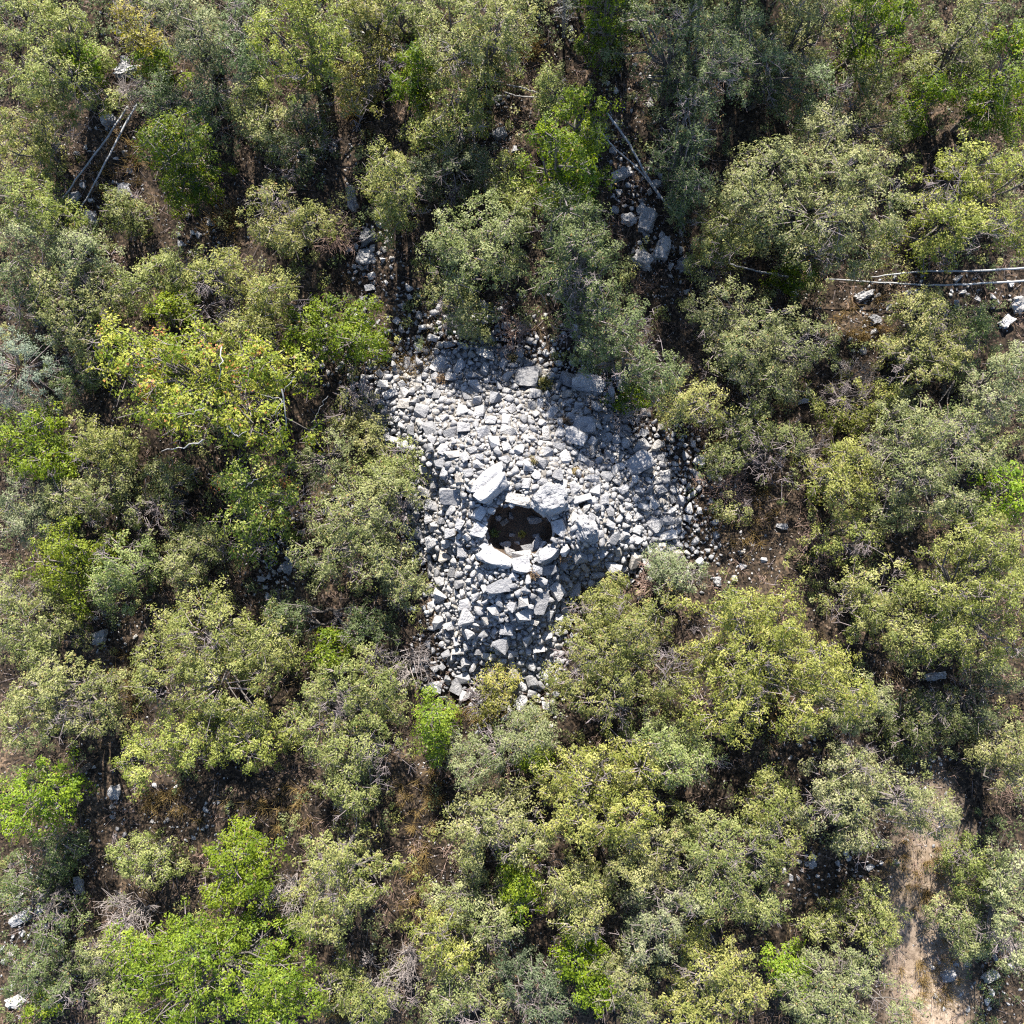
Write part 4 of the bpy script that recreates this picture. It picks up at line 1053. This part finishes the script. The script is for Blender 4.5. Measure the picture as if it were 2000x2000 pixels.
tuft('dry tuft on the upper right part of the heap beside a long stone', 1104, 825, 15, 5, BR1, BR2)
tuft('small dry tuft between pale stones right of the middle of the heap', 1124, 922, 10, 6, BR2, GN2)
tuft('dry tuft at the upper left part of the heap', 865, 742, 16, 7, BR1, BR2)
tuft('green tuft at the top edge of the heap', 1003, 700, 16, 8, GN1, BR2)
z_ = .6
def hollow_plant(label, px, py, rpx, seed, c1, c2):
    r = np.random.default_rng(8100 + seed)
    x, y = P(px, py, z_); z = float(height(x, y)); R = rpx * mk(z)
    n = 60
    q = norm(r.normal(size=(n, 3))) * R * r.uniform(.3, 1, (n, 1)); q[:, 2] = np.abs(q[:, 2]) + .25
    root = empty('small_plant', (x, y, z)); tag(root, label, 'plant')
    V, F = leaf_quads(q, norm(r.normal(size=(n, 3)) + np.array([0, 0, 1.])), .08, .05, r)
    m_ = r.random((n, 1)); mesh_np('leaves', V, F, M_LEAF, root, np.repeat(c1 * (1 - m_) + c2 * m_, 3, 0))
    V, F = prisms(np.zeros((n, 3)), q, .006, .003, 3); mesh_np('stems', V, F, M_TWIG, root)
hollow_plant('small leafy green plant at the left inside the hollow', 966, 1042, 11, 1, C(.14, .19, .05), C(.22, .26, .10))
hollow_plant('thin yellowish sprig in the middle of the hollow floor', 1019, 1042, 8, 2, C(.20, .19, .04), C(.28, .25, .06))

# grey pipes and poles
def pipe(name, label, pts, r0, r1=None, mat=None, cat='pipe', group=None):
    w = np.array([[*P(a, b_, z), z] for a, b_, z in [(a, b_, z0 + on_ground(a, b_)[2]) for a, b_, z0 in pts]])
    t0 = np.linspace(0, 1, len(w)); n = 18; t1 = np.linspace(0, 1, n)
    r = np.random.default_rng(int(pts[0][0] * 7 + pts[0][1]))
    p = np.stack([np.interp(t1, t0, w[:, i]) for i in range(3)], 1) + r.normal(0, .008, (n, 3))
    V, F = polytube(p, .62 * np.linspace(r0, r1 or r0, n), 8)
    # closed ends
    o = mesh_np(name, V, F, mat or M_PIPE, smooth=True)
    me = o.data; bm = bmesh.new(); bm.from_mesh(me); bmesh.ops.holes_fill(bm, edges=[e for e in bm.edges if e.is_boundary], sides=0); bm.to_mesh(me); bm.free()
    return tag(o, label, cat, group)
pipe('grey_pipe', 'long pale pipe at upper left, the left one of the pair', [(250, 208, .6), (205, 275, .55), (160, 335, .5), (121, 390, .4)], .045, .035, group='pair of pipes at upper left')
pipe('grey_pipe', 'long pale pipe at upper left, the right one of the pair', [(268, 203, .7), (222, 285, .6), (185, 360, .5), (130, 453, .4)], .05, .03, group='pair of pipes at upper left')
pipe('grey_pipe', 'grey pipe beside the shaded rock run, the upper right one', [(1186, 221, .7), (1222, 270, .7), (1240, 300, .7), (1268, 352, .7), (1300, 398, .6), (1336, 440, .5)], .05, .05, group='pair of pipes beside the shaded rocks')
pipe('grey_pipe', 'grey pipe beside the shaded rock run, the lower left one', [(1177, 262, .6), (1205, 293, .6), (1250, 333, .6), (1290, 385, .6), (1335, 441, .5)], .038, .034, group='pair of pipes beside the shaded rocks')
pipe('grey_pipe', 'grey pipe running under the largest sunlit tree', [(1425, 516, .6), (1480, 530, .6), (1540, 540, .6)], .03, .05)
pipe('grey_pipe', 'grey pipe at the right edge, the upper one of two', [(1700, 541, .7), (1760, 534, .7), (1800, 530, .7), (1900, 529, .7), (2010, 524, .7)], .03, .05, group='pair of pipes at the right edge')
pipe('grey_pipe', 'grey pipe at the right edge, the lower one of two', [(1620, 545, .6), (1700, 550, .6), (1800, 557, .6), (1880, 556, .6), (2010, 548, .6)], .03, .05, group='pair of pipes at the right edge')
pipe('fallen_log', 'pale fallen log at the top, left of the narrow vivid bush', [(672, 54, .5), (715, 66, .5), (760, 85, .5), (800, 100, .4), (832, 120, .3)], .04, .09, M_PALE, 'log')
pipe('grey_pole', 'short pale pole left of the small blue-green bush, the upper one', [(990, 165, .6), (1020, 172, .6), (1054, 182, .5)], .035, .03, M_PALE, 'pole', 'short poles at the top middle')
pipe('grey_pole', 'short pale pole left of the small blue-green bush, the lower one', [(986, 179, .6), (1008, 188, .6), (1054, 190, .5)], .03, .03, M_PALE, 'pole', 'short poles at the top middle')

# ------------------------------------------------------------------ undergrowth, dry grass, litter
def veg_pt():
    while True:
        x, y = rng.uniform(-16, 16, 2)
        if cairn_t(x, y)[0] > 1.02: return x, y
low = Acc(); r = np.random.default_rng(21)
for kind, n in (('D', 300), ('G', 240), ('O', 340), ('Y', 140)):
    c_ = np.array([veg_pt() for _ in range(n)])
    m = r.integers(2, 6, n)
    cc = np.repeat(c_, m, 0) + r.normal(0, .2, (m.sum(), 2))
    z = height(cc[:, 0], cc[:, 1]) + r.uniform(.08, .85, len(cc))
    cen = np.column_stack([cc, z]); ok = np.array([cairn_t(a[0], a[1])[0] > 1.0 for a in cen])
    for (ca, cb, cc_, cd) in ((1430, 1010, 110, 110), (240, 320, 80, 140), (1235, 390, 60, 90), (1700, 610, 110, 60), (1860, 570, 150, 40), (210, 1600, 110, 90), (1640, 1700, 120, 60), (560, 1080, 40, 90), (735, 560, 60, 120), (380, 1590, 90, 50), (1300, 540, 50, 60), (60, 1840, 70, 110)):
        qx, qy = P(ca, cb); kk = mk(); ok &= ((cen[:, 0] - qx) / (cc_ * kk)) ** 2 + ((cen[:, 1] - qy) / (cd * kk)) ** 2 > r.uniform(.5, 1.1, len(cen))
    # keep the sandy track clear
    tx, ty = P(1810, 1830); ok &= ((cen[:, 0] - tx) / 1.2) ** 2 + ((cen[:, 1] - ty) / 3.4) ** 2 > 1
    cen = cen[ok]
    low.add(*clump_leaves(cen, np.tile([[0, 0, 1.]], (len(cen), 1)), SPECIES[kind], r, .8))
e = r.uniform(-16, 16, (340, 2)); sd2 = r.integers(0, 4, 340); off = r.uniform(13.2, 15.6, 340)
e[sd2 == 0, 0] = -off[sd2 == 0]; e[sd2 == 1, 0] = off[sd2 == 1]; e[sd2 >= 2, 1] = off[sd2 >= 2]
e = np.repeat(e, 6, 0) + r.normal(0, .28, (2040, 2))
cen = np.column_stack([e, height(e[:, 0], e[:, 1]) + r.uniform(.1, .9, 2040)])
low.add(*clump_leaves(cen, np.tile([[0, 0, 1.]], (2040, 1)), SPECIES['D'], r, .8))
o = low.build('undergrowth', M_LEAF); tag(o, 'low leafy scrub growing on the ground between the trees', 'undergrowth', kind='stuff')

br = Acc(); n = 1000
c_ = np.array([veg_pt() for _ in range(n)]); m = 10
cc = np.repeat(c_, m, 0) + r.normal(0, .14, (n * m, 2)); z = height(cc[:, 0], cc[:, 1])
A = np.column_stack([cc, z]); B = A + np.column_stack([r.normal(0, .16, (n * m, 2)), r.uniform(.08, .5, n * m)])
br.add(*prisms(A, B, .007, .003, 3))
A2 = A + (B - A) * r.uniform(.3, .9, (len(A), 1)); br.add(*prisms(A2, A2 + r.normal(0, .09, A2.shape) + np.array([0, 0, .04]), .005, .002, 3))
o = br.build('dry_brush', M_BRUSH); tag(o, 'brown dry stems and twigs standing between the bushes', 'dry brush', kind='stuff')

# fallen sticks
n = 3500; c_ = np.array([veg_pt() for _ in range(n)]); a = r.uniform(0, 6.28, n); l = r.uniform(.1, .5, n)
A = np.column_stack([c_, height(c_[:, 0], c_[:, 1]) + .03]); e = c_ + np.column_stack([np.cos(a), np.sin(a)]) * l[:, None]
B = np.column_stack([e, height(e[:, 0], e[:, 1]) + .04])
V, F = prisms(A, B, .008, .004, 3)
o = mesh_np('fallen_twigs', V, F, M_TWIG); o.name = 'twig_litter'; tag(o, 'fallen grey twigs lying on the brown ground', 'twig litter', kind='stuff')

# dry grass: tufts where the photograph shows straw
DRY = [(440, 430, 30, 26), (1038, 100, 20, 20), (1800, 1700, 60, 80), (1830, 1930, 60, 60), (830, 1560, 50, 80), (560, 1580, 60, 40), (930, 1390, 60, 30), (1540, 1390, 60, 50), (700, 200, 50, 40), (820, 1700, 40, 80),
       (260, 1330, 40, 60), (1680, 640, 50, 40), (250, 330, 50, 60), (1420, 870, 30, 40), (660, 1960, 40, 30), (320, 1560, 60, 40), (1450, 1010, 60, 60), (790, 700, 60, 40)]
gA = []; gB = []; gT = []
for (px, py, rx, ry) in DRY:
    for _ in range(20):
        x, y, z = on_ground(px + r.normal(0, rx * .6), py + r.normal(0, ry * .6))
        k = 26
        b0 = np.array([x, y, z]) + np.column_stack([r.normal(0, .05, (k, 2)), np.zeros(k)])
        gA.append(b0); gB.append(b0 + np.column_stack([r.normal(0, .14, (k, 2)), r.uniform(.15, .4, k)]))
        gT.append(np.tile(C(.34, .25, .11) * r.uniform(.6, 1.2), (k, 1)))
for _ in range(420):
    x, y = veg_pt(); z = float(height(x, y)); k = 14
    b0 = np.array([x, y, z]) + np.column_stack([r.normal(0, .06, (k, 2)), np.zeros(k)])
    gA.append(b0); gB.append(b0 + np.column_stack([r.normal(0, .14, (k, 2)), r.uniform(.12, .35, k)]))
    gT.append(np.tile(C(.30, .235, .13) * r.uniform(.5, 1.1), (k, 1)))
gA = np.concatenate(gA); gB = np.concatenate(gB); gT = np.concatenate(gT)
V, F = prisms(gA, gB, .006, .002, 3)
o = mesh_np('dry_grass', V, F, M_LEAF, tint=np.repeat(gT, 6, 0)); tag(o, 'straw-coloured dry grass in the gaps between the bushes', 'dry grass', kind='stuff')

# dead leaves on the ground
n = 26000; c_ = r.uniform(-16, 16, (n, 2)); d_ = np.array(cairn_t(c_[:, 0], c_[:, 1])[0]); c_ = c_[d_ > .97]; n = len(c_)
pos = np.column_stack([c_, height(c_[:, 0], c_[:, 1]) + .03])
V, F = leaf_quads(pos, norm(r.normal(size=(n, 3)) * .5 + np.array([0, 0, 1.])), .08, .05, r)
m_ = r.random((n, 1)); m_ = m_ ** 2; T = (C(.040, .029, .022) * (1 - m_) + C(.19, .15, .115) * m_)
o = mesh_np('leaf_litter', V, F, M_LEAF, tint=np.repeat(T, 3, 0)); tag(o, 'dry brown fallen leaves covering the ground', 'leaf litter', kind='stuff')
